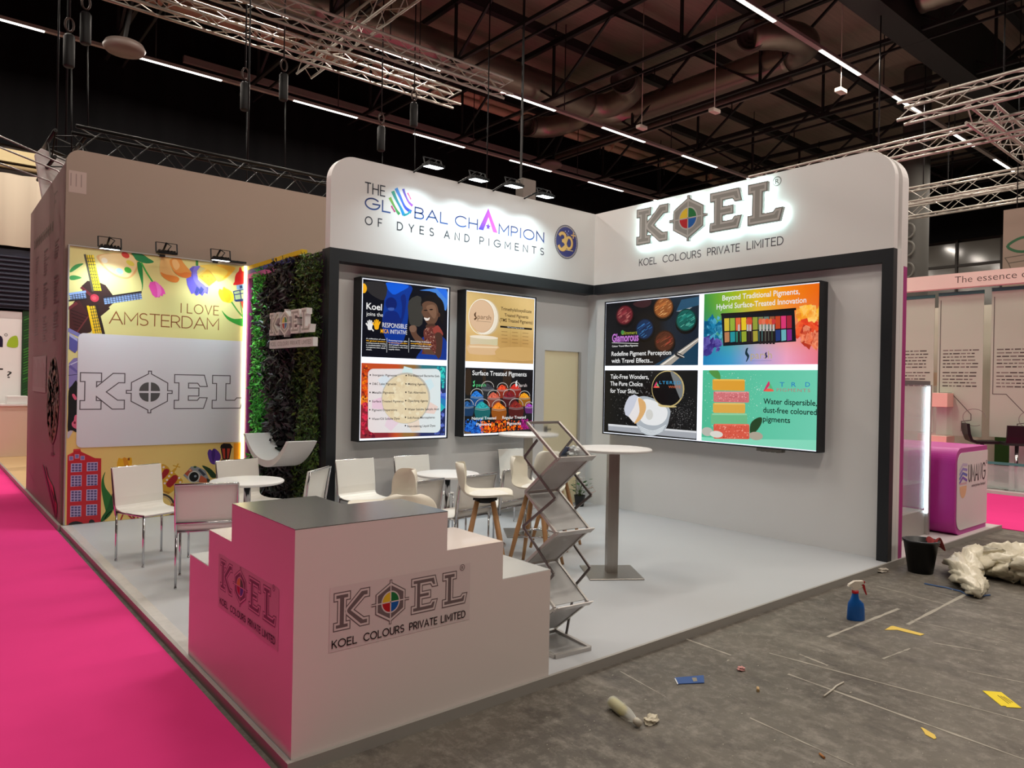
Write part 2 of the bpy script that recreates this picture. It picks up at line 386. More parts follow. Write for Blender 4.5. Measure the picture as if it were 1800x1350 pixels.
def logo(art, u0, v0, wd, h, edge, paper, fill, circle=True, reg=True, outline=False):
    k = wd / 4.46; K, X, E_, L_ = logo_polys(u0, v0, wd, h)
    hx = [(-.5, .265), (0, .545), (.5, .265), (.5, -.265), (0, -.545), (-.5, -.265)]
    cx, cy = u0 + 1.757 * k, v0 + .485 * h
    if outline:
        for p in (K, E_, L_, X): art.stroke(p, .011 * wd / 1.8, edge, closed=True)
        art.l += art.L
        for a0 in (0, 90, 180, 270):
            g = math.radians(a0 + 45); ox, oy = .016 * wd / 1.8 * math.cos(g), .016 * wd / 1.8 * math.sin(g)
            art.poly([(cx + ox, cy + oy)] + [(cx + ox + .25 * k * x, cy + oy + .25 * h * y) for x, y in arc(0, 0, 1, 1, a0, a0 + 90, 10)], (92, 92, 92), up=False)
        return
    kk = lambda L: [(u0 + x * 1.1 * k, v0 + y * h) for x, y in L]
    stem = kk([(0, 1), (.467, 1), (.467, .76), (.36, .76), (.36, .24), (.467, .24), (.467, 0), (0, 0), (0, .24), (.1, .24), (.1, .76), (0, .76)])
    arms = kk([(.33, .59), (.73, 1), (1, 1), (1, .74), (.86, .74), (.58, .48), (.84, .25), (1, .25), (1, 0), (.72, 0), (.33, .38), (.28, .485)])
    art.poly(K, edge); art.poly(inset(stem, .028 * h), paper); art.poly(inset(arms, .028 * h), paper, up=False); art.poly(inset(stem, .078 * h), fill); art.poly(inset(arms, .04 * h), paper); art.poly(inset(arms, .078 * h), fill)
    for p in (E_, L_):
        art.poly(p, edge); art.poly(inset(p, .028 * h), paper); art.poly(inset(p, .078 * h), fill)
    art.poly(X, edge); art.poly(inset(X, .026 * h), paper)
    art.poly([(cx + x * .83 * k, cy + y * .83 * h) for x, y in hx], fill)
    art.ell(cx, cy, .3 * k, .3 * h, paper); art.l += art.L
    for a0, c in ((0, (30, 120, 60)), (90, (235, 200, 50)), (180, (190, 30, 40)), (270, (25, 95, 175))):
        art.poly([(cx, cy)] + [(cx + .265 * k * x, cy + .265 * h * y) for x, y in arc(0, 0, 1, 1, a0, a0 + 90, 10)], c, up=False)
    art.stroke([(cx - .6 * k, cy), (cx + .6 * k, cy)], .03 * h, paper); art.stroke([(cx, cy - .57 * h), (cx, cy + .57 * h)], .03 * h, paper, up=False)
    if reg:
        rx, ry = u0 + 4.25 * k, v0 + 1.06 * h
        art.stroke(arc(rx, ry, .085 * k, .085 * h, 0, 360, 20), .014 * h, edge); art.text('R', rx - .035 * k, ry - .045 * h, rx + .04 * k, .09 * h, edge)
# ---------------------------------------------------------------- materials
M_white = mat('white laminate', (232, 230, 228), 0.42)
M_wall = mat('white wall panel', (226, 225, 224), 0.5, noise=0.02, nscale=3)
M_black = mat('black frame', (24, 27, 32), 0.5)
M_steel = mat('brushed steel', (170, 165, 158), 0.34, 0.9, noise=0.08, nscale=40, stretch=(1, 1, 0.05))
M_chrome = mat('chrome', (205, 205, 208), 0.16, 1.0)
M_alu = mat('aluminium', (188, 184, 180), 0.4, 0.6)
M_plastic = mat('white plastic', (236, 233, 226), 0.38)
M_shell = mat('cream plastic shell', (232, 226, 210), 0.42)
M_wood = mat('beech wood', (186, 138, 92), 0.5, noise=0.15, nscale=14, stretch=(6, 6, 0.6))
M_dark = mat('dark metal', (26, 26, 28), 0.45, 0.4)
M_roofsteel = mat('black roof steel', (20, 19, 19), 0.6)
M_led = mat('led diffuser', (255, 250, 240), 0.5, emit=3.0)
M_lamp = mat('flood lamp face', (240, 250, 255), 0.5, emit=9.0)
M_ink = mat('black print', (30, 28, 28), 0.6)
A_print = art_mat('printed vinyl')
A_lit = art_mat('backlit print', emit=0.78, base=0.25, rough=0.25)
# concrete floor
def floor_material():
    m = bpy.data.materials.new('worn hall floor'); m.use_nodes = True; nt = m.node_tree; b = nt.nodes['Principled BSDF']; L = nt.links.new
    tc = nt.nodes.new('ShaderNodeTexCoord')
    def noise(scale, det, st=None, rough=0.6):
        n = nt.nodes.new('ShaderNodeTexNoise'); n.inputs['Scale'].default_value = scale; n.inputs['Detail'].default_value = det; n.inputs['Roughness'].default_value = rough
        src = tc.outputs['Object']
        if st:
            mp = nt.nodes.new('ShaderNodeMapping'); mp.inputs['Scale'].default_value = st[:3]; mp.inputs['Rotation'].default_value = (0, 0, st[3]); L(src, mp.inputs[0]); src = mp.outputs[0]
        L(src, n.inputs['Vector']); return n.outputs['Fac']
    def ramp(fac, stops):
        r = nt.nodes.new('ShaderNodeValToRGB'); e = r.color_ramp.elements
        while len(e) > 1: e.remove(e[0])
        e[0].position = stops[0][0]; e[0].color = stops[0][1]
        for p, c in stops[1:]: q = e.new(p); q.color = c
        L(fac, r.inputs[0]); return r.outputs[0]
    def mix(f, a, c):
        x = nt.nodes.new('ShaderNodeMix'); x.data_type = 'RGBA'
        L(f, x.inputs[0]); L(a, x.inputs[6])
        if isinstance(c, tuple): x.inputs[7].default_value = c
        else: L(c, x.inputs[7])
        return x.outputs[2]
    g = lambda v: (v, v, v, 1)
    base = ramp(noise(0.9, 8), [(0.3, lin((76, 70, 63)) + (1,)), (0.55, lin((102, 96, 87)) + (1,)), (0.75, lin((122, 116, 105)) + (1,))])
    fine = ramp(noise(14, 9, None, 0.75), [(0.48, g(0)), (0.72, g(0.7))])
    c = mix(fine, base, lin((150, 144, 134)) + (1,))
    streak = ramp(noise(1.3, 12, (2.6, 0.8, 1, 0.08), 0.8), [(0.53, g(0)), (0.72, g(0.6))])
    c = mix(streak, c, lin((164, 158, 148)) + (1,))
    dark = ramp(noise(1.9, 10, (1.6, 0.9, 1, 0.1), 0.72), [(0.52, g(0)), (0.68, g(0.8))])
    c = mix(dark, c, lin((60, 52, 50)) + (1,))
    sp = ramp(noise(60, 4, None, 0.6), [(0.69, g(0)), (0.75, g(0.6))])
    c = mix(sp, c, lin((196, 190, 178)) + (1,))
    L(c, b.inputs['Base Color'])
    rr = nt.nodes.new('ShaderNodeMapRange'); rr.inputs[3].default_value = 0.42; rr.inputs[4].default_value = 0.8; L(noise(3, 5), rr.inputs[0]); L(rr.outputs[0], b.inputs['Roughness'])
    bp = nt.nodes.new('ShaderNodeBump'); bp.inputs['Strength'].default_value = 0.25; bp.inputs['Distance'].default_value = 0.004; L(noise(30, 8), bp.inputs['Height']); L(bp.outputs[0], b.inputs['Normal'])
    return m
ZF = -0.055
fl = struct(MB().box(-26, -20, ZF - 0.2, 26, 12, ZF).build('floor', floor_material()))
fl['label'] = 'worn dark grey hall floor with scuffs and pale streaks'
# pale seams and tape residue on the hall floor
mk = MB()
def floor_line(p, q, w_):
    a = hit(p[0], p[1], 2, ZF); b = hit(q[0], q[1], 2, ZF); d = Vector((b[0] - a[0], b[1] - a[1])).normalized(); n = Vector((-d.y, d.x)) * w_ / 2; N = 12
    vs = []
    for i in range(N + 1):
        t = i / N; x = a[0] + (b[0] - a[0]) * t; y = a[1] + (b[1] - a[1]) * t; k = 0.35 + 0.9 * rnd.random()
        vs += [(x - n.x * k, y - n.y * k, ZF + 0.0012), (x + n.x * k, y + n.y * k, ZF + 0.0012)]
    mk.add(vs, [(2 * i, 2 * i + 1, 2 * i + 3, 2 * i + 2) for i in range(N)])
for p, q, w_ in (((1352, 1148), (1800, 1268), .02), ((1385, 1185), (1800, 1335), .02), ((1205, 1123), (1285, 1152), .02), ((1595, 1098), (1722, 1032), .03), ((1455, 1120), (1580, 1070), .03),
                 ((1540, 1030), (1660, 1062), .012), ((1780, 1130), (1600, 1090), .012), ((1318, 1262), (1500, 1345), .01), ((1405, 1150), (1455, 1170), .02), ((1640, 1040), (1800, 1080), .01),
                 ((1190, 1075), (1240, 1100), .015), ((1552, 1158), (1600, 1140), .015), ((1700, 1180), (1800, 1200), .012), ((1090, 1180), (1170, 1225), .008), ((1640, 1130), (1730, 1145), .015)):
    floor_line(p, q, w_)
o = mk.build('floor_marking', mat('pale floor scuff', (168, 162, 150), 0.8, noise=0.3, nscale=30), fl); o['kind'] = 'structure'
ce = struct(MB().box(-26, -20, 10.75, 26, 12, 10.95).build('ceiling', mat('brown roof boards', (128, 116, 102), 0.8, noise=0.25, nscale=3, stretch=(0.3, 6, 1))))
wb = struct(MB().box(-26, 11.3, ZF, 26, 11.6, 10.75).build('wall_back', mat('grey hall wall', (92, 84, 82), 0.8)))
wr_ = struct(MB().box(24, -20, ZF, 24.3, 11.3, 10.75).build('wall_right', mat('grey far wall', (60, 58, 56), 0.8)))
wf = struct(MB().box(-26, -20.3, ZF, 26, -20, 10.75).build('wall_front', mat('dark hall wall', (70, 66, 64), 0.8)))
wl_ = struct(MB().box(-26.3, -20, ZF, -26, 11.6, 10.75).build('wall_left', MATS['dark hall wall']))
# black drape along the back wall
d = MB(); N = 400
for k in range(N + 1):
    x = -25 + 48 * k / N; y = 11.18 + 0.035 * math.sin(x * 5.1) + 0.03 * math.sin(x * 13.7 + 1)
    d.v += [(x, y, 6.42), (x, y, 10.3)]
d.f = [(2 * k, 2 * k + 2, 2 * k + 3, 2 * k + 1) for k in range(N)]; d.m = [0] * N; d.sm = [True] * N
tag(d.build('black_drape', mat('black drape', (8, 8, 10), 0.85, spec=0.15)), 'wide black drape covering the upper back wall of the hall', 'drape')
p = MB()
for z_, r_ in ((10.52, .13), (10.29, .12)): p.tube([(-8, 10.9, z_), (23, 10.9, z_)], r_, 14)
for x_ in range(-6, 23, 3): p.tube([(x_, 10.9, 10.40), (x_ + .03, 10.9, 10.40)], .25, 12)
tag(p.build('insulated_pipe', mat('beige pipe wrap', (196, 164, 138), 0.7)), 'pair of beige wrapped pipes running under the roof edge', 'pipe')
tag(MB().box(-2.6, 10.9, 9.05, 22, 11.0, 9.2).build('cable_tray', mat('grey tray', (120, 110, 105), 0.6)), 'long grey cable tray in front of the black drape', 'tray')
# ---------------------------------------------------------------- aisle carpet
tag(MB().box(-9.4, -19, ZF, -6.16, 11, ZF + .008).build('aisle_carpet', mat('pink carpet', (230, 62, 136), 0.95, noise=0.06, nscale=2.0, bump=0.05, spec=0.1)), 'bright pink aisle carpet beside the white booth', 'carpet')
tag(MB().box(3.12, -19, ZF, 6.55, 11, ZF + .008).build('aisle_carpet', MATS['pink carpet']), 'bright pink carpet strip behind the magenta counter', 'carpet')
# ---------------------------------------------------------------- booth platform
t = thing('booth_platform', 'low light grey booth platform with a metal edge strip', 'platform', (-3, -1, ZF))
def plat_mat():
    m = mat('grey booth flooring', (188, 191, 195), 0.42, noise=0.05, nscale=0.9); return m
MB().box(-6.11, -4.13, ZF, 0.0, 2.04, 0).build('deck', plat_mat(), t)
MB().box(-6.11, -4.150, ZF, 0.13, -4.13, .003).build('front_edge_strip', mat('dull aluminium edge', (172, 168, 162), 0.5, 0.3), t)
MB().box(-6.13, -4.150, ZF, -6.11, 2.04, .003).build('side_edge_strip', mat('dull aluminium edge', (172, 168, 162), 0.5, 0.3), t)
MB().box(-6.105, -2.6, .0005, -6.03, 2.0, .0015).build('tape_band', mat('clear floor tape', (206, 204, 200), 0.25, noise=0.15, nscale=25), t, label='strip of clear tape along the platform edge')
# ---------------------------------------------------------------- booth walls
def rc(u0, v0, u1, v1, r, left=True, n=12):       # rectangle with one rounded upper corner
    if left: return [(u1, v0), (u1, v1)] + arc(u0 + r, v1 - r, r, r, 90, 180, n) + [(u0, v0)]
    return [(u0, v0), (u1, v0)] + arc(u1 - r, v1 - r, r, r, 0, 90, n) + [(u0, v1)]
fy = lambda u, v, t_: (u, t_, v)
fx = lambda u, v, t_: (t_, -u, v)
bw = thing('booth_wall', 'booth back wall with rounded white header and slogan above two lit displays', 'wall', (-2.1, 0, 0))
MB().box(-4.09, 0, 0, -.907, .06, 3.0).box(-.907, 0, 2.1, -.219, .06, 3.0).box(-.219, 0, 0, -.095, .06, 3.0).build('panel', M_wall, bw)
MB().prism(rc(-4.097, 3.02, -.181, 4.0, .27), fy, -.18, -.07).build('header', M_white, bw)
MB().box(-4.097, -.18, 2.891, -.181, -.001, 3.02).build('beam', M_black, bw)
MB().box(-4.097, -.18, 0, -3.99, -.001, 2.891).build('post', M_black, bw)
a = Art(1, -.18)
G1 = (58, 62, 72)
a.line('THE', -3.705, 3.655, -3.469, .108, .014, G1, .28)
BL = lambda u, v: tuple(int(x + (y - x) * max(0, min(1, (3.62 - v) / .14))) for x, y in zip((36, 46, 96), (40, 80, 150)))
a.line('GL', -3.701, 3.49, -3.40, .115, .0165, BL, .26); a.line('BAL', -3.081, 3.485, -2.639, .118, .0165, BL, .22)
a.line('CH', -2.529, 3.485, -2.206, .118, .0165, BL, .26); a.line('MPION', -1.873, 3.485, -1.132, .118, .0165, BL, .26)
a.line('OF', -3.697, 3.318, -3.50, .083, .0125, G1, .95); a.line('DYES', -3.305, 3.318, -2.83, .083, .0125, G1, .95)
a.line('AND', -2.68, 3.318, -2.325, .083, .0125, G1, .95); a.line('PIGMENTS', -2.165, 3.318, -1.128, .083, .0125, G1, .8)
# striped globe
gu, gv, gr = -3.263, 3.635, .152
def stripe(pts, w0, c0, c1):
    q = smooth_poly([pts[0]] + pts + [pts[-1], pts[-1]], 6)[6:6 + (len(pts) - 1) * 6 + 1]; L_ = []; R_ = []
    for i, p_ in enumerate(q):
        d_ = Vector(q[min(i + 1, len(q) - 1)]) - Vector(q[max(i - 1, 0)]); d_.normalize(); nn = Vector((-d_.y, d_.x)); k = w0 * (0.75 + 0.5 * abs(i / len(q) - .5) * 2)
        L_.append(tuple(Vector(p_) + nn * k)); R_.append(tuple(Vector(p_) - nn * k))
    a.l += a.L
    V = []
    for x, y in zip(L_, R_): V += [x, y]
    def fn(u, v):
        t_ = max(0, min(1, (gv + gr - v) / (2 * gr))); return tuple(int(x + (y - x) * t_) for x, y in zip(c0, c1))
    a.raw([(gu + x * gr, gv + y * gr) for x, y in V], [(2 * i, 2 * i + 1, 2 * i + 3, 2 * i + 2) for i in range(len(L_) - 1)], fn)
stripe([(-.45, .88), (-.1, .35), (.35, -.35), (.88, -.62)], .12, (60, 150, 225), (60, 50, 180))
stripe([(-.72, .62), (-.42, .1), (.0, -.5), (.25, -.95)], .12, (60, 160, 100), (20, 130, 215))
stripe([(-.95, .12), (-.72, -.22), (-.35, -.72), (-.12, -.95)], .10, (205, 205, 60), (50, 150, 90))
stripe([(.15, .95), (.3, .6), (.62, .1), (.97, -.15)], .09, (90, 90, 190), (205, 80, 190))
stripe([(.52, .72), (.68, .52), (.82, .3)], .05, (225, 90, 150), (225, 110, 150)); stripe([(-.8, -.45), (-.68, -.62), (-.5, -.84)], .06, (200, 50, 120), (190, 60, 130))
stripe([(.2, -.95), (.55, -.82), (.8, -.55)], .08, (20, 150, 180), (30, 140, 150))
# large A with a star
a.poly([(-2.19, 3.49), (-2.115, 3.49), (-2.04, 3.66), (-2.046, 3.765)], lambda u, v: (60, 60, 205) if v < 3.6 else (190, 80, 200))
a.poly([(-2.046, 3.765), (-2.04, 3.66), (-1.965, 3.49), (-1.895, 3.49)], lambda u, v: (235, 90, 180) if v < 3.6 else (190, 80, 200), up=False)
a.poly([(-2.043 + (.042 if i % 2 == 0 else .018) * math.sin(i * math.pi / 5), 3.545 + (.045 if i % 2 == 0 else .02) * math.cos(i * math.pi / 5)) for i in range(10)], (105, 60, 165))
# round anniversary badge
a.ell(-.725, 3.542, .215, .225, (70, 70, 90), 48); a.ell(-.725, 3.542, .205, .215, (215, 205, 190), 48)
for i in range(60):
    t0 = i * math.pi / 30; a.poly([(-.725 + math.cos(t0 + x) * r_, 3.542 + math.sin(t0 + x) * r_ * 1.05) for x, r_ in ((0, .19), (.05, .19), (.05, .204), (0, .204))], (60, 60, 100), up=(i == 0))
a.ell(-.725, 3.542, .188, .198, (44, 44, 118), 48)
for du, col, wd in ((.006, (150, 95, 40), .05), (0, (240, 200, 120), .038)):
    a.stroke(arc(-.80 + du, 3.60, .055, .05, 150, -80, 14), wd, col); a.stroke(arc(-.80 + du, 3.49, .065, .06, 80, -160, 16), wd, col)
    a.stroke(arc(-.68 + du, 3.535, .058, .075, 0, 360, 24), wd * .8, col)
    a.stroke([(-.87 + du, 3.46), (-.82, 3.43), (-.74, 3.5), (-.70, 3.6)], wd * .5, col)
a.stroke([(-.635, 3.645), (-.565, 3.645)], .016, (240, 200, 120)); a.stroke([(-.6, 3.61), (-.6, 3.68)], .016, (240, 200, 120), up=False)
a.rect(-.73, 3.433, -.6, 3.443, (240, 210, 140))
for u_, v_ in ((-.72, 3.66), (-.75, 3.68), (-.69, 3.69), (-.70, 3.64)): a.ell(u_, v_, .006, .01, (200, 200, 240), 8)
a.build('slogan_print', A_print, bw)
# right-hand booth wall
bw2 = thing('booth_wall', 'booth side wall with rounded header carrying the glowing sign above the wide display', 'wall', (-.09, -2.1, 0))
MB().box(-.094, -4.131, 0, -.012, -.001, 3.02).build('panel', M_wall, bw2)
MB().prism(rc(.07, 3.02, 4.131, 4.0, .3, left=False), fx, -.18, -.096).build('header', M_white, bw2)
MB().box(-.18, -4.131, 2.891, -.0945, -.181, 3.02).build('beam', M_black, bw2)
MB().box(-.18, -4.131, 0.0, -.0945, -4.024, 2.891).build('post', M_black, bw2)
a = Art(0, -.18); a.line('KOEL', .983, 3.198, 1.262, .083, .0115, (86, 84, 88), .25); a.line('COLOURS', 1.362, 3.2, 1.927, .083, .0115, (86, 84, 88), .25)
a.line('PRIVATE', 2.022, 3.204, 2.45, .083, .0115, (86, 84, 88), .25); a.line('LIMITED', 2.548, 3.208, 2.984, .085, .0115, (76, 74, 78), .25)
a.build('company_name_print', A_print, bw2)
pw_ = thing('partition_wall', 'white partition wall with a magenta lower panel on the neighbouring side', 'wall', (.05, -2, 0))
MB().prism(rc(-2.0, 0, 4.131, 4.0, .3, left=False), fx, -.009, .05).build('panel', M_white, pw_)
MB().prism(rc(-2.0, 2.87, 4.131, 4.0, .3, left=False), fx, .0505, .136).build('upper_panel', M_white, pw_)
MB().box(.0505, -4.131, 0, .136, 2.0, 2.868).build('magenta_panel', mat('magenta laminate', (172, 36, 126), 0.45), pw_, label='magenta lower panel')
# storage door
dr = struct(MB().box(-.9, .02, .005, -.262, .055, 2.095).build('door_1', mat('cream door', (252, 236, 194), 0.5)))
dr['label'] = 'cream storage door in the booth back wall'
MB().box(-.86, -.03, 1.03, -.845, .02, 1.045).box(-.885, -.035, 1.025, -.80, -.022, 1.05).box(-.88, .005, .99, -.83, .02, 1.08).build('door_handle', M_dark, dr)
MB().box(-.26, .0, 0, -.2205, .055, 2.098).build('trim_1', M_alu)['kind'] = 'structure'
# ---------------------------------------------------------------- glowing sign on the right header
sg = thing('illuminated_sign', 'glowing grey block-letter company sign on the side wall header', 'sign', (-.2, -2, 3.67))
GR = (150, 148, 143)
K, X, E_, L_ = logo_polys(.999, 3.447, 2.03, .458)
mb_side = mat('grey letter edge', (150, 148, 144), 0.4, 0.3)
M_glow = mat('white letter back light', (215, 248, 246), 0.5, emit=38.0)
for nm, pl in (('letter_k', K), ('emblem', X), ('letter_e', E_), ('letter_l', L_)):
    body = MB().prism(pl, fx, -.27, -.222).build(nm, mb_side, sg)
    MB().prism(inset(pl, .012), fx, -.2215, -.218).build('back_light', M_glow, body)
a = Art(0, -.271); logo(a, .999, 3.447, 2.03, .458, (128, 126, 122), (190, 188, 184), GR, reg=False); a.build('letter_faces', A_print, sg)
a = Art(0, -.181); a.stroke(arc(2.90, 3.905, .048, .048, 0, 360, 20), .01, (120, 118, 112)); a.text('R', 2.878, 3.878, 2.925, .055, (110, 108, 104), 0.01); a.build('registered_mark', A_print, sg)
# ---------------------------------------------------------------- floodlights
def floodlight(loc, aim, label, on=True, power=14, arm=None, w_=.2, h_=.15, bracket='u', group=None):
    t = thing('floodlight', label, 'lamp', loc, 0, group)
    L = Vector(loc); d_ = (Vector(aim) - L).normalized(); q = d_.to_track_quat('-Z', 'Y'); Mx = Matrix.Translation(L) @ q.to_matrix().to_4x4()
    def P(x, y, z): return Mx @ Vector((x, y, z))
    def bx(m, x0, y0, z0, x1, y1, z1):
        c = [P(x, y, z) for z in (z0, z1) for x, y in ((x0, y0), (x1, y0), (x1, y1), (x0, y1))]
        m.add(c, [(0, 3, 2, 1), (4, 5, 6, 7), (0, 1, 5, 4), (1, 2, 6, 5), (2, 3, 7, 6), (3, 0, 4, 7)])
    m = MB(); bx(m, -w_ / 2, -h_ / 2, 0, w_ / 2, h_ / 2, .028)
    for k in range(6): x = -w_ * .4 + k * w_ * .16; bx(m, x - .004, -h_ * .35, .028, x + .004, h_ * .35, .045)
    m.build('housing', M_dark, t)
    m = MB(); bx(m, -w_ * .44, -h_ * .42, -.003, w_ * .44, h_ * .42, 0)
    m.build('lamp_face', M_lamp if on else mat('unlit lamp glass', (60, 62, 66), 0.2), t)
    m = MB(); top = Vector((loc[0], loc[1] + .02, loc[2] + .13)) if bracket == 'u' else L + Vector((0, .03, .1))
    e1, e2 = P(-w_ / 2 - .012, 0, .014), P(w_ / 2 + .012, 0, .014); u1 = top + (e1 - (e1 + e2) / 2); u2 = top + (e2 - (e1 + e2) / 2)
    for s1, s2 in ((e1, u1), (u1, u2), (u2, e2)): m.bar(s1, s2, .014, .006)
    m.build('bracket', M_dark, t)
    m = MB(); m.tube([P(0, 0, .03), top * .5 + P(0, 0, .03) * .5 + Vector((.05, 0, .02)), top], .006, 6)
    if arm: m.tube([top, tuple(arm)], .011, 8); m.box(arm[0] - .03, arm[1] - .04, arm[2] - .03, arm[0] + .03, arm[1] + .04, arm[2] + .02)
    m.build('arm', M_dark, t)
    if on:
        o = area_light('flood_lamp', P(0, 0, -.006), w_ * .85, h_ * .8, power, (.74, .94, 1.0), q.to_euler(), spread=math.radians(125)); o.parent = t; o.location = Vector(o.location) - L
    return t
for (px, py), wh in (((762, 294), 'above the globe of the slogan'), ((841, 317), 'second from the rounded corner above the slogan'), ((903, 328), 'above the large letter of the slogan'), ((958, 346), 'nearest the round badge')):
    q_ = hit(px, py, 1, -.55)
    floodlight(q_, (q_[0], q_[1] + .10, q_[2] - 1), 'lit black floodlight on the header, ' + wh, power=6.0, arm=(q_[0] - .02, -.12, 3.98), bracket='t', group='floodlights above the slogan')
# ---------------------------------------------------------------- lit displays
def display(name, label, ax, val, u0, u1, z0, z1, depth, prints):
    c = ((u0 + u1) / 2, 0, z0) if ax == 1 else (0, -(u0 + u1) / 2, z0)
    t = thing('lightbox_display', label, 'display', c)
    def bx(m, a, b, c_, d_, e, f):        # u range, v range, out-from-wall range
        if ax == 1: m.box(a, -f, c_, b, -e, d_)
        else: m.box(WX - f, -b, c_, WX - e, -a, d_)
        return m
    WX = -.096
    out = depth if ax == 1 else -val + WX
    e = .014; m = MB()
    bx(m, u0, u1, z0, z0 + e, .002, out); bx(m, u0, u1, z1 - e, z1, .002, out); bx(m, u0, u0 + e, z0 + e, z1 - e, .002, out); bx(m, u1 - e, u1, z0 + e, z1 - e, .002, out)
    m.build('frame', M_black, t)
    bx(MB(), u0 + e, u1 - e, z0 + e, z1 - e, .01, out - .012).build('light_panel', mat('lit white panel', (232, 238, 250), 0.3, emit=0.9), t)
    for nm, a in prints: a.build('poster', A_lit, t, label=nm)
    return t
W = (240, 240, 240)
def fade(c0, c1, z0, z1): return lambda u, v: tuple(int(a + (b - a) * max(0, min(1, (v - z0) / (z1 - z0)))) for a, b in zip(c0, c1))
def new(ax, v, q): 
    a = Art(ax, v, .00005); a.px(*q); a.l = .0004; return a
YS = -.17 + .0115; q1 = (600, 470, 4.2194)
# poster: initiative
a = new(1, YS, q1); u0, u1, z1 = -3.70, -2.60, 2.735; zb = a.uv(150, 662)[1]
a.clip = (u0, zb, u1, z1); a.grad(u0, zb, u1, z1, lambda u, v: (14, 16, 26))
a.P([(338, 112), (520, 140), (500, 240), (490, 420), (450, 560), (350, 560), (305, 440), (318, 260)], (16, 56, 150), 4)
a.P([(330, 115), (500, 135), (440, 180), (380, 200)], (20, 95, 225), 3)
a.P([(580, 170), (780, 165), (780, 310), (755, 300), (700, 190)], (70, 130, 215), 3); a.P([(700, 150), (782, 162), (782, 240)], (40, 110, 230))
a.P([(160, 110), (330, 120), (320, 240), (250, 220), (200, 180)], (48, 46, 48), 3)
a.P([(500, 250), (590, 220), (600, 420), (520, 430), (500, 380)], (62, 60, 56), 3)
a.P([(600, 520), (600, 600), (560, 690), (785, 690), (785, 560), (720, 500)], (16, 52, 140), 3)
a.E(370, 270, 42, 48, (16, 34, 105)); a.P([(330, 330), (410, 330), (440, 380), (450, 290), (440, 220), (470, 200), (480, 260), (460, 380), (420, 440), (310, 440)], (18, 40, 120), 3)
a.P([(345, 300), (392, 300), (385, 320), (355, 320)], (60, 90, 170), 2)
# smiling child, braided dark hair, patterned red dress
a.P([(590, 260), (610, 225), (660, 205), (715, 215), (755, 260), (765, 330), (755, 400), (725, 385), (715, 300), (640, 260), (600, 290)], (22, 20, 22), 4)
a.P([(600, 270), (640, 250), (700, 270), (720, 330), (715, 380), (690, 420), (650, 425), (625, 400), (612, 370), (600, 345), (594, 330), (604, 305)], (104, 74, 58), 4)
a.P([(630, 290), (690, 280), (705, 340), (690, 380), (660, 350)], (128, 94, 74), 4)
a.P([(612, 372), (640, 378), (655, 370), (650, 390), (625, 395)], (236, 226, 218), 2); a.P([(608, 318), (628, 314), (640, 320), (625, 323)], (20, 15, 15), 2); a.P([(650, 312), (672, 308), (680, 314), (664, 318)], (20, 15, 15), 2)
a.E(722, 352, 11, 17, (84, 56, 44)); a.P([(735, 360), (752, 370), (755, 410), (742, 415)], (24, 20, 22), 3)
a.P([(640, 420), (690, 420), (700, 450), (650, 455), (625, 440)], (78, 52, 42), 3)
a.P([(610, 470), (650, 440), (690, 440), (740, 470), (750, 500), (740, 560), (720, 680), (600, 670), (615, 560)], (104, 52, 46), 4)
a.clip_specks(lambda r: a.uv(r.uniform(620, 735), r.uniform(450, 640)), 160, .008, [(170, 110, 95), (190, 150, 130), (70, 30, 30)], 3)
a.P([(680, 455), (715, 430), (750, 480), (748, 505), (690, 490)], (150, 66, 58), 3)
a.P([(695, 490), (748, 500), (742, 640), (720, 675), (690, 670), (705, 580)], (74, 50, 42), 3)
a.P([(505, 440), (540, 430), (560, 450), (560, 490), (610, 540), (690, 640), (680, 680), (640, 660), (560, 560), (520, 500)], (98, 68, 54), 4)
a.P([(506, 438), (545, 430), (555, 460), (540, 480), (510, 475)], (126, 96, 80), 3)
a.P([(570, 640), (700, 650), (720, 682), (560, 680)], (22, 60, 150))
a.E(165, 155, 24, 36, (250, 180, 30)); 
a.T('Koel', 185, 310, 300, 318, 50, W, .016); a.T('joins the', 185, 358, 308, 365, 30, W, 0)
def hand(x, y, c, fl=1):
    a.P([(x - 14, y + 30), (x - 16, y - 5), (x + 14, y - 5), (x + 12, y + 30)], c, 2)
    for dx, h_ in ((-22, 15), (-12, 32), (-2, 38), (8, 34), (18, 22)): a.S([(x + dx * .7, y + 2), (x + dx * 1.25, y - h_)], .016, c)
hand(212, 432, W); hand(262, 428, (250, 180, 30)); a.S([(212, 440), (236, 470)], .014, W, up=False)
a.T('RESPONSIBLE', 303, 443, 487, 456, 36, W, .0); a.T('MICA', 290, 486, 350, 490, 32, (250, 180, 30), .01); a.T('INITIATIVE', 362, 490, 487, 500, 32, W)
for k, (x0_, x1_, ls) in enumerate(((183, 328, ('A collective of over', '90 global leaders', 'working towards creating', 'a sustainable and', 'transparent mica supply', 'chain.')), (350, 490, ('Protecting human rights', 'by eliminating child labor', 'and unsafe working', 'conditions in the mica', 'supply chain.')), (513, 665, ('Ensuring industry', 'compliance through', 'collaborative efforts and', 'global compliance standards.')))):
    for i, s_ in enumerate(ls):
        xe = x0_ + (x1_ - x0_) * (1 if i < len(ls) - 1 else .95 if k == 2 else .3 if k == 0 else .6); y_ = 533 + 16 * i + 4 * (k == 1) + 10 * k
        a.T(s_, x0_, y_, xe, y_ + (xe - x0_) * .035, 10, (250, 180, 30) if i == 1 else W, .012)
    if k < 2: a.S([(x1_ + 10, 525), (x1_ + 8, 630)], .004, W)
p1 = a
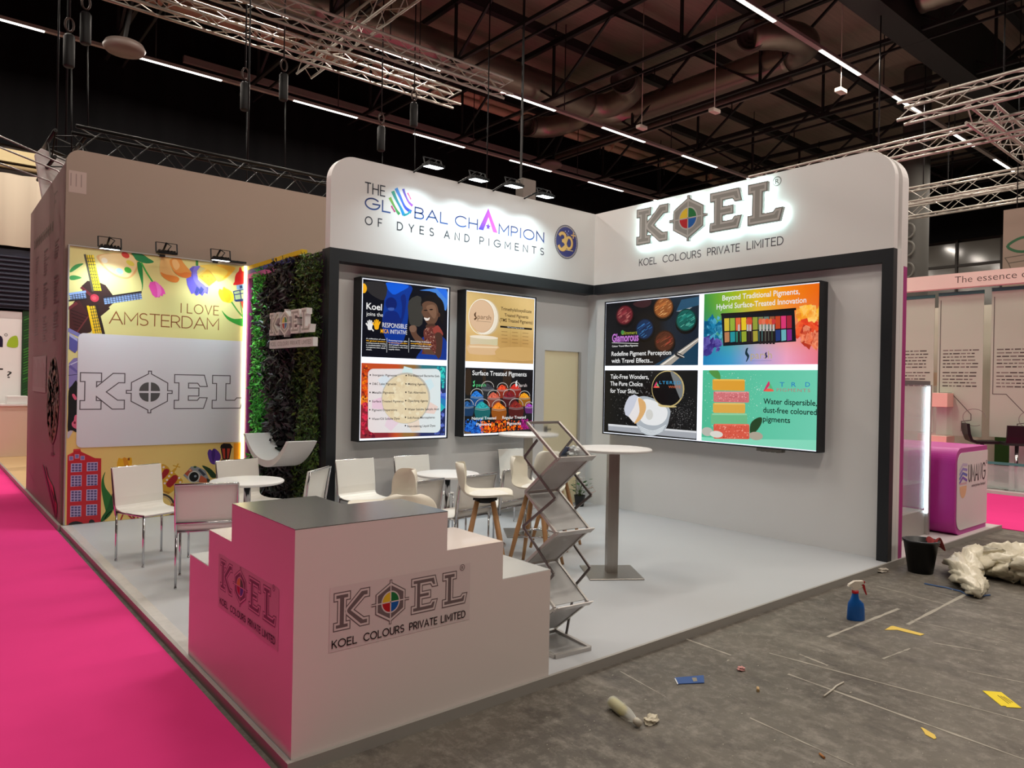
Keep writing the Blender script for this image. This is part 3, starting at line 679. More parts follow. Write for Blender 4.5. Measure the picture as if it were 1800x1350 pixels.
# poster: product list
a = new(1, YS, q1); zt = a.uv(150, 708)[1]; zb = a.uv(145, 1270)[1]
a.clip = (u0, zb, u1, zt); a.grad(u0, zb, u1, zt, lambda u, v: (140, 40, 50) if u < -3.3 and v < 1.5 else (200, 80, 40) if u < -3.2 else (150, 110, 60) if u < -2.95 else (50, 120, 130) if v > 1.6 else (40, 50, 100))
r_ = random.Random(4)
def petal(x, y, ang, ln, wd, c):
    ca, sa = math.cos(ang), math.sin(ang)
    a.P([(x + (t_ * ca - s_ * sa), y + (t_ * sa + s_ * ca)) for t_, s_ in ((0, -wd * .35), (ln * .5, -wd * .5), (ln, -wd * .25), (ln * .96, wd * .3), (ln * .5, wd * .5), (0, wd * .35))], c)
for i, c in enumerate([(230, 90, 40), (240, 120, 30), (245, 150, 40), (220, 60, 30), (200, 40, 50), (235, 80, 120), (240, 110, 150), (235, 130, 170), (220, 120, 190), (150, 140, 220), (90, 120, 215), (60, 100, 200), (40, 130, 190), (40, 180, 190), (50, 200, 190), (70, 210, 180), (190, 190, 60), (240, 200, 60), (250, 180, 50), (245, 150, 40)]):
    an = math.radians(200 - i * 18); petal(475 + 110 * math.cos(an), 990 - 110 * math.sin(an) * -1 - 0, -an + math.pi * 0, 230, 90, c)
lim = lambda x, y: a.uv(min(775, max(152, x)), min(1265, max(716, y)))
a.clip_specks(lambda r: a.uv(r.uniform(158, 205), r.uniform(730, 1000)), 90, .02, [(230, 90, 30), (250, 130, 20), (190, 50, 20), (120, 40, 30)], 5)
a.clip_specks(lambda r: a.uv(r.uniform(155, 240), r.uniform(1000, 1255)), 110, .02, [(150, 25, 50), (190, 40, 60), (100, 15, 40), (220, 50, 80)], 6)
a.clip_specks(lambda r: a.uv(r.uniform(700, 770), r.uniform(740, 900)), 80, .02, [(40, 180, 190), (20, 120, 140), (60, 210, 200)], 7)
a.clip_specks(lambda r: a.uv(r.uniform(690, 765), r.uniform(1080, 1240)), 70, .024, [(50, 70, 150), (110, 130, 220), (30, 40, 90)], 8)
def rr(x0, y0, x1, y1, rad, n=6):
    return arc(x1 - rad, y0 + rad, rad, rad, -90, 0, n) + arc(x1 - rad, y1 - rad, rad, rad, 0, 90, n) + arc(x0 + rad, y1 - rad, rad, rad, 90, 180, n) + arc(x0 + rad, y0 + rad, rad, rad, 180, 270, n)
a.P(rr(197, 752, 735, 1226, 40), lambda u, v: (238, 226, 226) if u < -2.95 else (226, 238, 240))
for i, c in enumerate([(238, 214, 205), (240, 222, 205), (236, 214, 226), (238, 205, 222), (222, 232, 240), (216, 238, 238), (214, 236, 242)]):
    petal(470, 985, i * .9 + .3, 250, 110, c)
a.E(482, 970, 176, 190, (196, 190, 178)); a.E(478, 975, 168, 182, (232, 214, 178))
a.clip_specks(lambda r: (lambda t, q: a.uv(478 + 140 * q * math.cos(t), 970 + 160 * q * math.sin(t)))(r.random() * 6.28, r.random() ** .5), 70, .03, [(238, 222, 186), (226, 206, 168), (240, 228, 198)], 9)
for i, (s_, xe) in enumerate((('Inorganic Pigments', 410), ('D&C Lake Pigments', 406), ('Metallic Pigments', 390), ('Surface Treated Pigments', 460), ('Pigment Dispersions', 412), ('Water/Oil Soluble Dyes', 432))):
    y_ = 806 + i * 64.5; a.T(s_, 230 - i, y_, xe, y_ + 3, 17, (46, 40, 40), .012); a.E(214 - i, y_ - 8, 5, 6, (40, 36, 36), 10)
for i, (s_, xe) in enumerate((('Pre-dispersed Bacterite Gels', 726), ('Matting Agents', 620), ('Talc Alternative', 625), ('Opacifying Agents', 640), ('Water Soluble Salicylic Acid', 722), ('Soft-Focus Microspheres', 692), ('Non-staining Liquid Dyes', 696))):
    y_ = 810 + i * 62; a.T(s_, 494 - i, y_, xe, y_ + 3, 17, (46, 40, 40), .012); a.E(480 - i, y_ - 8, 5, 6, (40, 36, 36), 10)
p2 = a
display('d', 'portrait lit display with the child poster, nearest the rounded corner of the wall', 1, 0, -3.728, -2.572, .99, 2.76, .17, [('poster of a laughing child on deep blue', p1), ('product list on a ring of coloured powders', p2)])
# poster: powder compact
a = new(1, YS, q1); u0, u1 = -2.33, -1.25; z1 = 2.735; zb = a.uv(920, 695)[1]
a.clip = (u0, zb, u1, z1); a.grad(u0, zb, u1, z1, lambda u, v: tuple(int(x + 14 * math.sin(u * 5 + v * 3)) for x in ((218, 184, 120) if v > 2.2 else (206, 164, 100))))
a.E(1080, 372, 92, 130, (205, 180, 140)); a.E(1062, 368, 100, 132, (238, 226, 206)); a.E(1042, 362, 92, 122, (214, 176, 142)); a.E(1040, 362, 86, 116, (222, 186, 152)); a.S([(1040 + 96 * math.cos(i / 5), 366 + 130 * math.sin(i / 5)) for i in range(32)], .008, (250, 244, 230))
a.P([(985, 345), (1000, 330), (996, 355), (1006, 375), (990, 392), (984, 380), (996, 372), (986, 360)], (90, 60, 40), 2); a.T('parsh', 1010, 382, 1110, 390, 38, (96, 66, 44), -.005); a.S([(1000, 398), (1108, 406)], .003, (110, 80, 60))
a.P([(955, 512), (1160, 520), (1158, 580), (955, 570)], lambda u, v: (216, 200, 170) if u < -2.15 else (180, 205, 200) if u < -1.95 else (210, 200, 160)); a.E(1058, 518, 104, 13, (240, 226, 204)); a.P([(948, 572), (1160, 582), (1156, 640), (1100, 650), (980, 644), (944, 630)], (222, 184, 140), 3); a.P([(950, 580), (1158, 588), (1158, 600), (950, 594)], (238, 210, 172))
a.T('Trimethylsiloxysilicate', 1184, 318, 1410, 340, 26, (70, 52, 30), .012); a.T('Treated Pigments', 1210, 364, 1386, 380, 24, (70, 52, 30), .012); a.T('(TMS Treated Pigments)', 1174, 402, 1418, 420, 26, (70, 52, 30), .012)
a.P([(1178, 432), (1414, 452), (1414, 465), (1178, 446)], (30, 22, 18)); a.T('TMS Treated Pigment Benefits', 1230, 445, 1356, 458, 8, W)
for i in range(4):
    for j in range(3):
        x_ = 1188 + j * 78; y_ = 475 + i * 26 + j * 6; a.S([(x_, y_), (x_ + 42, y_ + 3)], .006, (150, 112, 66))
for j in (1, 2): a.S([(1176 + j * 78, 460), (1174 + j * 78, 590)], .0025, (160, 124, 76))
a.P([(1160, 600), (1414, 600), (1414, 690), (1180, 680)], (210, 168, 104), 3)
p3 = a
# poster: jars of powder
a = new(1, YS, q1); zt = a.uv(920, 742)[1]; zb = a.uv(910, 1236)[1]
a.clip = (u0, zb, u1, zt); a.grad(u0, zb, u1, zt, lambda u, v: (20, 16, 20))
for x, y, w_ in ((940, 860, 20), (1060, 800, 10), (1230, 850, 26)): a.P([(x - w_, y - 90), (x + w_, y - 90), (x + w_, y + 70), (x - w_, y + 70)], (52, 34, 22), 3)
def jar(x, y, r_, c, body=None):
    b_ = body or tuple(int(v * .62) for v in c)
    a.P([(x - r_, y), (x + r_, y), (x + r_ * .92, y + r_ * 1.5), (x + r_ * .6, y + r_ * 1.75), (x - r_ * .6, y + r_ * 1.75), (x - r_ * .92, y + r_ * 1.5)], b_, 2)
    a.S([(x + r_ * .98 * math.cos(t_), y - r_ * .15 - r_ * .95 * math.sin(t_)) for t_ in [i * math.pi / 12 for i in range(13)]], .008, (190, 185, 180))
    a.P([(x - r_ * .9, y + 5), (x - r_ * .55, y - r_ * .45), (x - r_ * .1, y - r_ * .75), (x + r_ * .3, y - r_ * .5), (x + r_ * .9, y + 5), (x, y + r_ * .3)], c, 3)
    a.clip_specks(lambda r: a.uv(x + r.uniform(-.6, .6) * r_, y + r.uniform(-.45, .1) * r_), 16, .012, [tuple(min(255, int(v * k)) for v in c) for k in (.7, 1.2, 1.35)], int(x))
    for k in (.12, .3): a.S([(x - r_, y + r_ * k), (x, y + r_ * (k + .16)), (x + r_, y + r_ * k)], .007, tuple(min(255, int(v * .5 + 110)) for v in b_), 4)
jar(1085, 895, 46, (60, 60, 70)); jar(1195, 900, 40, (225, 70, 40)); jar(1290, 895, 40, (210, 50, 40)); jar(1005, 950, 46, (40, 120, 215)); jar(1130, 960, 45, (205, 95, 75)); jar(1245, 955, 46, (120, 28, 40)); jar(1358, 960, 40, (240, 150, 30))
jar(935, 1025, 44, (40, 90, 150)); jar(1045, 1035, 54, (40, 160, 165)); jar(1168, 1040, 52, (245, 130, 30)); jar(1295, 1030, 52, (130, 35, 30)); jar(1392, 1030, 30, (150, 60, 170))
def heap(x0, x1, cs, s): a.clip_specks(lambda r: a.uv(r.uniform(x0, x1), r.triangular(1120, 1238, 1215)), 260, .016, cs, s)
heap(918, 1050, [(30, 90, 190), (50, 130, 225), (20, 60, 140)], 11); heap(1320, 1412, [(150, 30, 110), (190, 50, 150), (110, 20, 80)], 12); heap(1030, 1340, [(250, 120, 10), (230, 80, 10), (255, 150, 40), (200, 60, 20)], 13)
a.P([(912, 1216), (960, 1222), (960, 1236), (912, 1234)], (100, 80, 60)); a.P([(1100, 1224), (1415, 1196), (1415, 1236), (1100, 1240)], (46, 40, 38))
a.T('Surface Treated Pigments', 970, 800, 1372, 808, 36, W, .012); a.T('parsh', 1000, 882, 1070, 886, 26, (90, 205, 130)); a.P([(975, 850), (990, 838), (984, 860), (992, 872), (978, 886), (972, 874), (984, 868)], (90, 205, 130), 2); a.T('parsh', 1312, 884, 1374, 888, 26, (220, 205, 205)); a.P([(1290, 850), (1304, 838), (1299, 860), (1306, 872), (1292, 886)], (240, 240, 240), 2)
a.T('Natural Treated', 966, 1126, 1146, 1130, 22, W, .012); a.T('Pigments', 1000, 1172, 1110, 1174, 22, W, .012); a.T('Regular Treated', 1192, 1120, 1366, 1124, 22, W, .012); a.T('Pigments', 1228, 1166, 1330, 1168, 22, W, .012)
p4 = a
display('d', 'portrait lit display with the powder jars poster, beside the storage door', 1, 0, -2.354, -1.226, .997, 2.76, .17, [('beige powder compact poster', p3), ('jars of coloured powder poster', p4)])
# wide display, four posters
XS = -.2415; q2 = (1060, 490, 4.3537)
u0, u1, um0, um1 = .472, 3.437, None, None
a = new(0, XS, q2); um0 = a.uv(732, 400)[0]; um1 = a.uv(770, 400)[0]; zm1 = a.uv(745, 661)[1]; zm0 = a.uv(745, 700)[1]; z1 = 2.74; z0 = 1.018
zl1 = zm1
def four(): return new(0, XS, q2)
a = four(); a.clip = (u0, zm1, um0, z1); a.grad(u0, zm1, um0, z1, lambda u, v: (18, 18, 22) if u < 1.5 else (22, 34, 48))
a.P([(390, 660), (730, 470), (738, 500), (738, 660)], (20, 60, 86)); a.P([(430, 660), (728, 450), (736, 476), (520, 660)], (168, 160, 150)); a.P([(440, 660), (728, 460), (730, 466), (460, 660)], (235, 230, 222)); a.P([(560, 250), (736, 140), (738, 172), (640, 250)], (170, 176, 180)); a.P([(600, 160), (740, 135), (740, 200), (560, 250)], (38, 80, 110))
a.P([(560, 560), (620, 590), (600, 610), (550, 585)], (40, 40, 44), 2); a.S([(570, 575), (620, 600)], .012, (200, 196, 190))
def pot(x, y, rx, ry, c, hl):
    a.E(x + 2, y + 18, rx * 1.12, ry * 1.1, (10, 10, 12)); a.E(x, y, rx * 1.05, ry * 1.05, tuple(int(v * .6) for v in c)); a.E(x, y, rx * .93, ry * .93, c)
    r = random.Random(int(x)); 
    for i in range(26):
        t_ = r.random() * 6.28; q_ = r.random() ** .5 * .75; X_, Y_ = x + rx * q_ * math.cos(t_), y + ry * q_ * math.sin(t_)
        a.S([(X_ - rx * .15, Y_ + ry * .1), (X_ + rx * .2, Y_ - ry * .12)], .006, r.choice(hl), up=(i == 0))
    a.E(x - rx * .15, y - ry * .25, rx * .5, ry * .12, tuple(int(v * 1.25) for v in c), 16, .5)
pot(165, 278, 64, 72, (108, 38, 46), [(170, 90, 90), (80, 24, 34), (200, 130, 120)]); pot(462, 222, 72, 78, (150, 88, 44), [(220, 160, 90), (120, 60, 30), (240, 190, 130)]); pot(635, 315, 76, 82, (20, 96, 88), [(60, 170, 150), (10, 60, 60), (110, 200, 180)]); pot(318, 385, 66, 76, (20, 46, 84), [(50, 110, 180), (14, 30, 60), (70, 140, 200)]); pot(470, 478, 74, 80, (84, 44, 30), [(150, 90, 60), (60, 28, 20), (170, 60, 50)])
a.P([(236, 185), (360, 160), (362, 200), (310, 222), (250, 210)], (60, 34, 38), 3)
a.T('Glimmerz', 140, 428, 262, 424, 28, (170, 180, 60), .0); a.E(150, 410, 12, 16, (70, 140, 70)); a.T('Glamorous', 70, 480, 272, 478, 62, (110, 60, 130), .05); a.T('Glamorous', 70, 480, 272, 478, 62, (205, 130, 215), .01); a.S([(70, 490), (270, 496)], .006, W); a.T('Colour Travel Effect Pigments', 70, 522, 268, 518, 14, W, .01)
a.T('Redefine Pigment Perception', 66, 588, 522, 584, 34, W, .012); a.T('with Travel Effects...', 66, 644, 382, 640, 34, W, .012)
b1 = a
a = four()
def rain(u, v):
    t_ = (u - um1) / (u1 - um1); s_ = (v - zm1) / (z1 - zm1)
    top = [(60, 150, 60), (150, 190, 30), (240, 190, 20), (255, 140, 20), (245, 110, 20)]; bot = [(30, 130, 190), (60, 160, 210), (180, 170, 225), (245, 170, 205), (245, 130, 150)]
    def g(L_): k = min(3.999, max(0, t_ * 4)); i = int(k); return [x + (y - x) * (k - i) for x, y in zip(L_[i], L_[i + 1])]
    A_, B_ = g(top), g(bot); s_ = s_ * s_ * (3 - 2 * s_); return tuple(int(y + (x - y) * s_) for x, y in zip(A_, B_))
a.clip = (um1, zm1, u1, z1); a.grad(um1, zm1, u1, z1, rain, 24, 12)
r_ = random.Random(12)
for xs, cs, n in (((775, 900, 270, 480), [(20, 110, 150), (40, 140, 180), (16, 90, 130), (90, 180, 210)], 60), ((775, 890, 450, 570), [(70, 60, 140), (110, 100, 180), (60, 40, 120)], 40), ((1490, 1675, 210, 330), [(250, 190, 60), (240, 150, 40), (250, 210, 120)], 50), ((1490, 1670, 330, 440), [(230, 70, 40), (210, 50, 40), (240, 110, 60)], 60), ((1530, 1670, 380, 520), [(235, 120, 80), (190, 60, 40), (245, 160, 120)], 46)):
    a.clip_specks(lambda r: a.uv(r.uniform(xs[0], xs[1]), r.triangular(xs[2], xs[3], (xs[2] + xs[3]) / 2)), n, .05, cs, n)
a.P([(905, 265), (1465, 235), (1478, 480), (920, 515)], (26, 26, 32)); a.P([(900, 270), (1478, 222), (1478, 240), (905, 282)], (30, 22, 18))
topc = [(215, 190, 60), (150, 180, 60), (235, 100, 60), (235, 200, 40), (200, 70, 50), (150, 160, 60), (120, 130, 90), (110, 130, 120), (150, 90, 60), (200, 70, 40), (225, 60, 120), (170, 40, 60)]
botc = [(190, 130, 90), (40, 150, 160), (50, 130, 110), (150, 170, 50), (90, 60, 60), (170, 160, 60), (70, 110, 110), (90, 90, 80), (60, 80, 60), (40, 60, 120), (110, 180, 190), (140, 40, 130)]
for i in range(12):
    x_ = 928 + i * 43.4; yo = -i * 1.9
    a.P([(x_, 304 + yo), (x_ + 38, 302 + yo), (x_ + 39, 398 + yo), (x_ + 2, 401 + yo)], topc[i], up=(i == 0)); a.P([(x_ + 2, 410 + yo), (x_ + 39, 407 + yo), (x_ + 40, 482 + yo * .6), (x_ + 4, 488 + yo * .6)], botc[i], up=False)
for x_, c in ((1040, (225, 110, 60)), (1108, (205, 90, 60)), (1128, (215, 80, 50)), (1205, (225, 100, 70)), (1230, (230, 120, 90)), (1256, (225, 90, 50)), (1282, (230, 110, 60)), (1306, (205, 60, 60))):
    a.P([(x_ - 7, 350), (x_ + 7, 350), (x_ + 10, 500), (x_ - 9, 500)], (40, 32, 32)); a.P([(x_ - 7, 345), (x_ + 7, 345), (x_ + 8, 400), (x_ - 8, 400)], (196, 190, 186)); a.P([(x_ - 10, 348), (x_ - 14, 318), (x_, 304), (x_ + 14, 316), (x_ + 10, 346)], c, 3)
a.P([(1096, 536), (1112, 530), (1104, 560), (1120, 590), (1108, 622), (1094, 636), (1104, 600), (1088, 575)], (26, 50, 60), 3); a.T('parsh', 1130, 612, 1292, 610, 60, (196, 176, 130)); a.P([(1240, 572), (1254, 560), (1252, 580), (1260, 596), (1240, 612), (1246, 594)], (40, 40, 90), 2); a.S([(1124, 628), (1290, 626)], .003, (120, 120, 170))
a.T('Beyond Traditional Pigments,', 914, 166, 1506, 118, 42, W, .012); a.T('Hybrid Surface-Treated Innovation', 870, 234, 1556, 184, 42, W, .012)
b2 = a
a = four(); zq = a.uv(720, 1200)[1]
a.clip = (u0, z0, um0, zm0); a.grad(u0, z0, um0, zm0, lambda u, v: (18, 18, 18))
a.clip_specks(lambda r: a.uv(r.gauss(240, 110), r.uniform(760, 1100)) if True else None, 0, .01, [W], 1)
a.clip_specks(lambda r: (lambda x, y: a.uv(x, y) if 55 < x < 700 and 705 < y < 1120 else None)(r.gauss(260, 110), r.gauss(900, 120)), 420, .008, [(70, 70, 70), (92, 92, 92), (50, 50, 50), (120, 120, 120)], 21)
a.clip_specks(lambda r: (lambda x, y: a.uv(x, y) if 500 < x < 705 and 800 < y < 1170 else None)(r.gauss(580, 60), r.gauss(1040, 80)), 500, .0035, [(120, 120, 120), (190, 190, 190), (80, 80, 80)], 22)
a.P([(40, 1118), (715, 1175), (712, 1225), (40, 1160)], (168, 172, 180)); a.P([(40, 1110), (715, 1166), (715, 1180), (40, 1126)], (224, 226, 230))
a.P([(240, 940), (330, 900), (500, 980), (505, 1080), (470, 1160), (390, 1200), (310, 1185), (255, 1110)], (176, 184, 192), 5); a.P([(262, 960), (340, 920), (480, 985), (484, 1070), (420, 1120), (320, 1110), (270, 1050)], (236, 238, 240), 5); a.E(355, 1040, 28, 40, (214, 214, 210))
for k in range(4): a.S([(270 + k * 8, 1125 + k * 14), (380, 1165 + k * 10), (480 - k * 8, 1120 + k * 14)], .008, (230, 236, 240), 4)
a.E(495, 842, 128, 140, (196, 176, 120)); a.E(492, 842, 120, 132, (10, 10, 12)); a.P([(515, 712), (560, 735), (600, 780), (612, 850), (590, 920)], (120, 124, 126), 2)
a.P([(420, 960), (440, 965), (560, 975), (540, 985), (440, 980)], (210, 190, 130), 2)
a.P([(162, 1000), (200, 905), (265, 900), (320, 945), (326, 990), (300, 1060), (250, 1105), (200, 1060)], (236, 232, 232), 4); a.P([(270, 915), (318, 940), (328, 1000), (290, 1075), (240, 1108), (280, 1020)], (224, 176, 116), 4); a.P([(162, 998), (200, 903), (268, 900), (195, 1055)], (206, 210, 224), 2)
def tri(x, y, s_, up=True):
    a.P([(x, y - s_ * .6), (x + s_ * .5, y + s_ * .35), (x + s_ * .25, y + s_ * .3), (x, y - s_ * .15)], (90, 190, 130), 2); a.P([(x + s_ * .5, y + s_ * .4), (x - s_ * .5, y + s_ * .4), (x - s_ * .3, y + s_ * .15), (x + s_ * .25, y + s_ * .15)], (245, 100, 80), 2); a.P([(x - s_ * .5, y + s_ * .38), (x, y - s_ * .6), (x + s_ * .1, y - s_ * .2), (x - s_ * .25, y + s_ * .2)], (215, 60, 110), 2)
tri(410, 815, 46); a.T('LTERED', 432, 812, 594, 800, 24, (60, 150, 200), .01, 1.2); a.T('WHITE', 502, 842, 594, 832, 18, (214, 110, 70), .01, 1.1)
a.T('Talc-Free Wonders,', 58, 764, 350, 768, 34, W, .012); a.T('The Pure Choice', 56, 818, 304, 822, 34, W, .012); a.T('for Your Skin...', 56, 870, 272, 880, 34, W, .012)
b3 = a
a = four(); a.clip = (um1, z0, u1, zm0); a.grad(um1, z0, u1, zm0, lambda u, v: tuple(int(x + (y - x) * (u - um1) / (u1 - um1)) for x, y in zip((78, 192, 152), (116, 214, 184))))
a.P([(752, 1210), (1000, 1225), (1650, 1235), (1650, 1318), (752, 1240)], (138, 226, 196))
a.clip_specks(lambda r: (lambda x, y: a.uv(x, y))(r.uniform(775, 1230), r.uniform(720, 1140)), 260, .0045, [(200, 235, 222), (230, 248, 240), (160, 220, 200)], 31)
def soap(x0, y0, x1, y1, c, side, sp=None):
    a.P([(x0, y0 + 6), (x0 + 8, y0), (x1 - 6, y0 + 2), (x1, y0 + 10), (x1, y1 - 6), (x1 - 8, y1), (x0 + 8, y1 - 4), (x0, y1 - 12)], c); a.P([(x0 + (12), y0), (x1 - 6, y0 + 2), (x1, y0 + 14), (x0 + 8, y0 + 12)], side)
    if sp: a.clip_specks(lambda r: a.uv(r.uniform(x0 + 8, x1 - 8), r.uniform(y0 + 8, y1 - 8)), 120, .007, sp, int(y0))
soap(838, 768, 1085, 858, (228, 164, 54), (244, 190, 80)); soap(846, 862, 1118, 948, (214, 118, 122), (232, 150, 150), [(240, 170, 172), (190, 90, 100)]); soap(842, 950, 1088, 1030, (226, 174, 76), (240, 196, 104)); soap(826, 1030, 1104, 1114, (112, 192, 140), (150, 216, 170)); soap(846, 1110, 1120, 1228, (222, 92, 72), (236, 120, 96), [(245, 160, 140), (250, 190, 170), (190, 60, 50)])
a.P([(812, 704), (880, 702), (900, 766), (860, 760), (826, 730)], (84, 150, 70), 3); a.P([(1126, 1180), (1130, 1110), (1170, 1070), (1215, 1062), (1212, 1110), (1170, 1170)], (40, 70, 40), 3)
for x, y, rx, ry, c in ((798, 1170, 44, 34, (190, 190, 180)), (868, 1190, 50, 26, (226, 222, 214)), (1170, 1203, 54, 32, (178, 168, 152))): a.E(x, y, rx, ry, c, 20)
tri(1268, 830, 78); 
for s_, x_ in (('T', 1352), ('R', 1442), ('D', 1548)): a.T(s_, x_, 826, x_ + 36, 826, 36, (50, 140, 200), .01)
a.T('PIGMENTS', 1330, 864, 1586, 866, 26, (190, 120, 120), -.005, 1.15)
a.T('Water dispersible,', 1228, 958, 1638, 972, 44, (16, 34, 28), .012); a.T('dust-free coloured', 1226, 1026, 1636, 1040, 44, (16, 34, 28), .012); a.T('pigments', 1224, 1094, 1432, 1102, 44, (16, 34, 28), .012)
b4 = a
display('d', 'wide lit display of four posters on the side wall', 0, -.253, .455, 3.452, .994, 2.764, .1, [('dark poster of shimmering pigment pots', b1), ('rainbow poster with an eyeshadow palette', b2), ('black poster of a powder jar and brush', b3), ('green poster with stacked soap bars', b4)])
t = thing('power_strip', 'small grey multi-socket strip hanging under the wide display', 'power strip', (-.15, -2.87, .95))
MB().box(-.19, -3.02, .955, -.12, -2.72, .985).build('casing', mat('grey socket body', (140, 136, 128), 0.5), t)
m = MB()
for k in range(4): m.lathe([(.024, .95), (.024, .9551), (0, .9551)], (-.155, -2.96 + k * .06, 0), 14)
m.build('socket', mat('socket face', (90, 88, 84), 0.5), t)
m = MB().box(-.16, -2.74, .984, -.15, -2.71, .997); m.build('clip', M_dark, t)
# ---------------------------------------------------------------- illustrated backdrop with the city greeting
YA = 2.04
bd = thing('backdrop_panel', 'yellow illustrated backdrop panel with a greeting and a white outline-logo board', 'panel', (-5.1, 2.06, 0))
MB().box(-6.09, YA, .002, -4.115, 2.095, 3.06).build('board', M_white, bd)
MB().box(-6.104, YA - .012, .002, -6.09, 2.095, 3.072).box(-6.09, YA - .012, 3.06, -4.15, 2.095, 3.072).build('frame', M_alu, bd)
a = Art(1, YA - .0005); qa = (110, 420, 5.294); qb = (110, 740, 5.294); qc = (110, 580, 6.1333)
U0, U1 = -6.09, -4.152; a.clip = (U0, .004, U1, 3.06)
a.grad(U0, .004, U1, 3.06, lambda u, v: (232, 222, 150) if v > 1.5 else (238, 206, 126))
a.px(*qa)
a.P([(72, 285), (120, 240), (195, 228), (150, 265), (76, 312)], (70, 150, 80), 3); a.P([(70, 345), (120, 340), (178, 362), (110, 382), (70, 378)], (70, 150, 80), 3)
# windmill
a.re()
a.P([(62, 650), (190, 470), (175, 440), (230, 390), (330, 400), (400, 430), (465, 520), (470, 600), (430, 635), (440, 650), (355, 720), (260, 870), (140, 895), (62, 850)], (62, 40, 38)); a.P([(62, 650), (150, 560), (250, 720), (140, 880), (62, 850)], (78, 40, 40))
for k in range(6): a.S([(75 + k * 8, 660 + k * 34), (235 - k * 16, 720 + k * 24)], .008, (48, 28, 28))
a.S([(62, 645), (125, 600)], .03, (120, 50, 56)); a.S([(130, 875), (240, 720)], .012, (120, 60, 60)); a.S([(180, 455), (260, 520)], .03, (110, 44, 50)); a.S([(62, 850), (150, 895)], .04, (130, 130, 190))
a.E(298, 550, 40, 36, (196, 60, 78)); a.E(294, 550, 20, 18, (228, 90, 100))
def sail(p0, p1, w0, c, nx, ny, edge):
    # p0->p1 spine, w0 width vector in traced points
    q = [p0, p1, (p1[0] + w0[0], p1[1] + w0[1]), (p0[0] + w0[0], p0[1] + w0[1])]
    a.P(q, c)
    for i in range(1, nx): t_ = i / nx; a.S([(p0[0] + (p1[0] - p0[0]) * t_, p0[1] + (p1[1] - p0[1]) * t_), (p0[0] + (p1[0] - p0[0]) * t_ + w0[0], p0[1] + (p1[1] - p0[1]) * t_ + w0[1])], .006, (60, 60, 60), up=(i == 1))
    for i in range(1, ny): t_ = i / ny; a.S([(p0[0] + w0[0] * t_, p0[1] + w0[1] * t_), (p1[0] + w0[0] * t_, p1[1] + w0[1] * t_)], .006, (60, 60, 60), up=False)
    a.S([p0, p1], .022, edge)
sail((282, 482), (208, 150), (80, 0), (250, 222, 40), 11, 4, (90, 84, 70)); sail((380, 545), (728, 494), (12, 64), (150, 178, 230), 13, 4, (50, 40, 44)); sail((236, 628), (290, 880), (80, -8), (250, 205, 40), 9, 4, (250, 205, 40)); a.S([(316, 622), (380, 880)], .03, (52, 38, 38)); sail((62, 512), (210, 490), (12, 66), (150, 178, 230), 6, 4, (150, 178, 230)); a.S([(62, 574), (220, 556)], .016, (40, 40, 44))
# palette
a.re()
a.P([(330, 150), (560, 130), (680, 165), (702, 250), (670, 330), (600, 372), (500, 350), (400, 280), (340, 210)], (236, 186, 120), 5); a.P([(345, 160), (555, 135), (660, 165), (690, 240), (655, 315), (600, 356), (505, 335), (410, 270)], (246, 218, 160), 5)
for x, y, rx, ry, c in ((585, 150, 40, 26, (214, 70, 60)), (630, 225, 42, 22, (232, 216, 90)), (608, 290, 36, 26, (80, 180, 60)), (530, 300, 36, 26, (176, 200, 236)), (390, 200, 30, 24, (250, 240, 214))): a.E(x, y, rx, ry, c, 20, -.5)
# pink tulip and leaves
a.P([(640, 135), (720, 132), (800, 180), (850, 215), (780, 228), (690, 200), (660, 160)], (48, 140, 84), 3); a.P([(695, 215), (735, 230), (748, 330), (748, 440), (735, 490), (738, 430), (715, 340), (700, 290)], (44, 140, 70), 3); a.S([(735, 225), (780, 310), (835, 395)], .018, (70, 180, 80), 4)
a.P([(802, 440), (815, 402), (860, 395), (910, 430), (945, 470), (958, 515), (938, 512), (930, 535), (910, 525), (900, 548), (885, 540), (868, 548), (835, 520)], (240, 90, 190)); a.P([(860, 396), (905, 430), (920, 500), (885, 540), (880, 470)], (252, 130, 215), 3)
# clogs
a.re(28)
a.P([(905, 300), (910, 200), (940, 160), (1000, 190), (1010, 280), (1060, 340), (1085, 370), (1060, 405), (1000, 395), (930, 350)], (236, 190, 120), 4); a.P([(912, 310), (960, 330), (1040, 345), (1085, 368), (1065, 404), (1000, 396), (935, 355)], (232, 140, 60), 4)
a.P([(1000, 190), (1090, 180), (1130, 230), (1180, 290), (1205, 330), (1190, 362), (1120, 358), (1050, 320), (1010, 260)], (236, 160, 80), 4); a.P([(1040, 300), (1090, 320), (1150, 310), (1200, 322), (1192, 360), (1120, 358), (1060, 330)], (230, 130, 56), 4); a.P([(1020, 200), (1060, 195), (1090, 250), (1060, 290), (1030, 260)], (246, 196, 130), 4)
# bluebell and cheese
a.P([(1238, 200), (1262, 200), (1262, 250), (1240, 250)], (70, 150, 70)); a.P([(1180, 280), (1210, 255), (1285, 252), (1250, 300), (1260, 380), (1310, 440), (1358, 450), (1350, 515), (1320, 500), (1300, 532), (1275, 510), (1245, 530), (1220, 500), (1200, 515), (1160, 430), (1150, 370), (1195, 350), (1200, 310)], (112, 100, 216)); a.P([(1225, 262), (1280, 254), (1250, 300), (1262, 380), (1335, 445), (1330, 500), (1240, 420), (1212, 340)], (136, 124, 232), 3)
for x in (1248, 1286): a.P([(x, 440), (x + 30, 470), (x, 520), (x - 20, 500)], (70, 76, 150))
a.P([(1262, 350), (1350, 280), (1432, 385), (1362, 440)], (240, 190, 60)); a.P([(1262, 350), (1350, 280), (1344, 262), (1250, 330)], (250, 216, 110)); a.P([(1350, 280), (1432, 385), (1436, 366), (1352, 262)], (216, 150, 60))
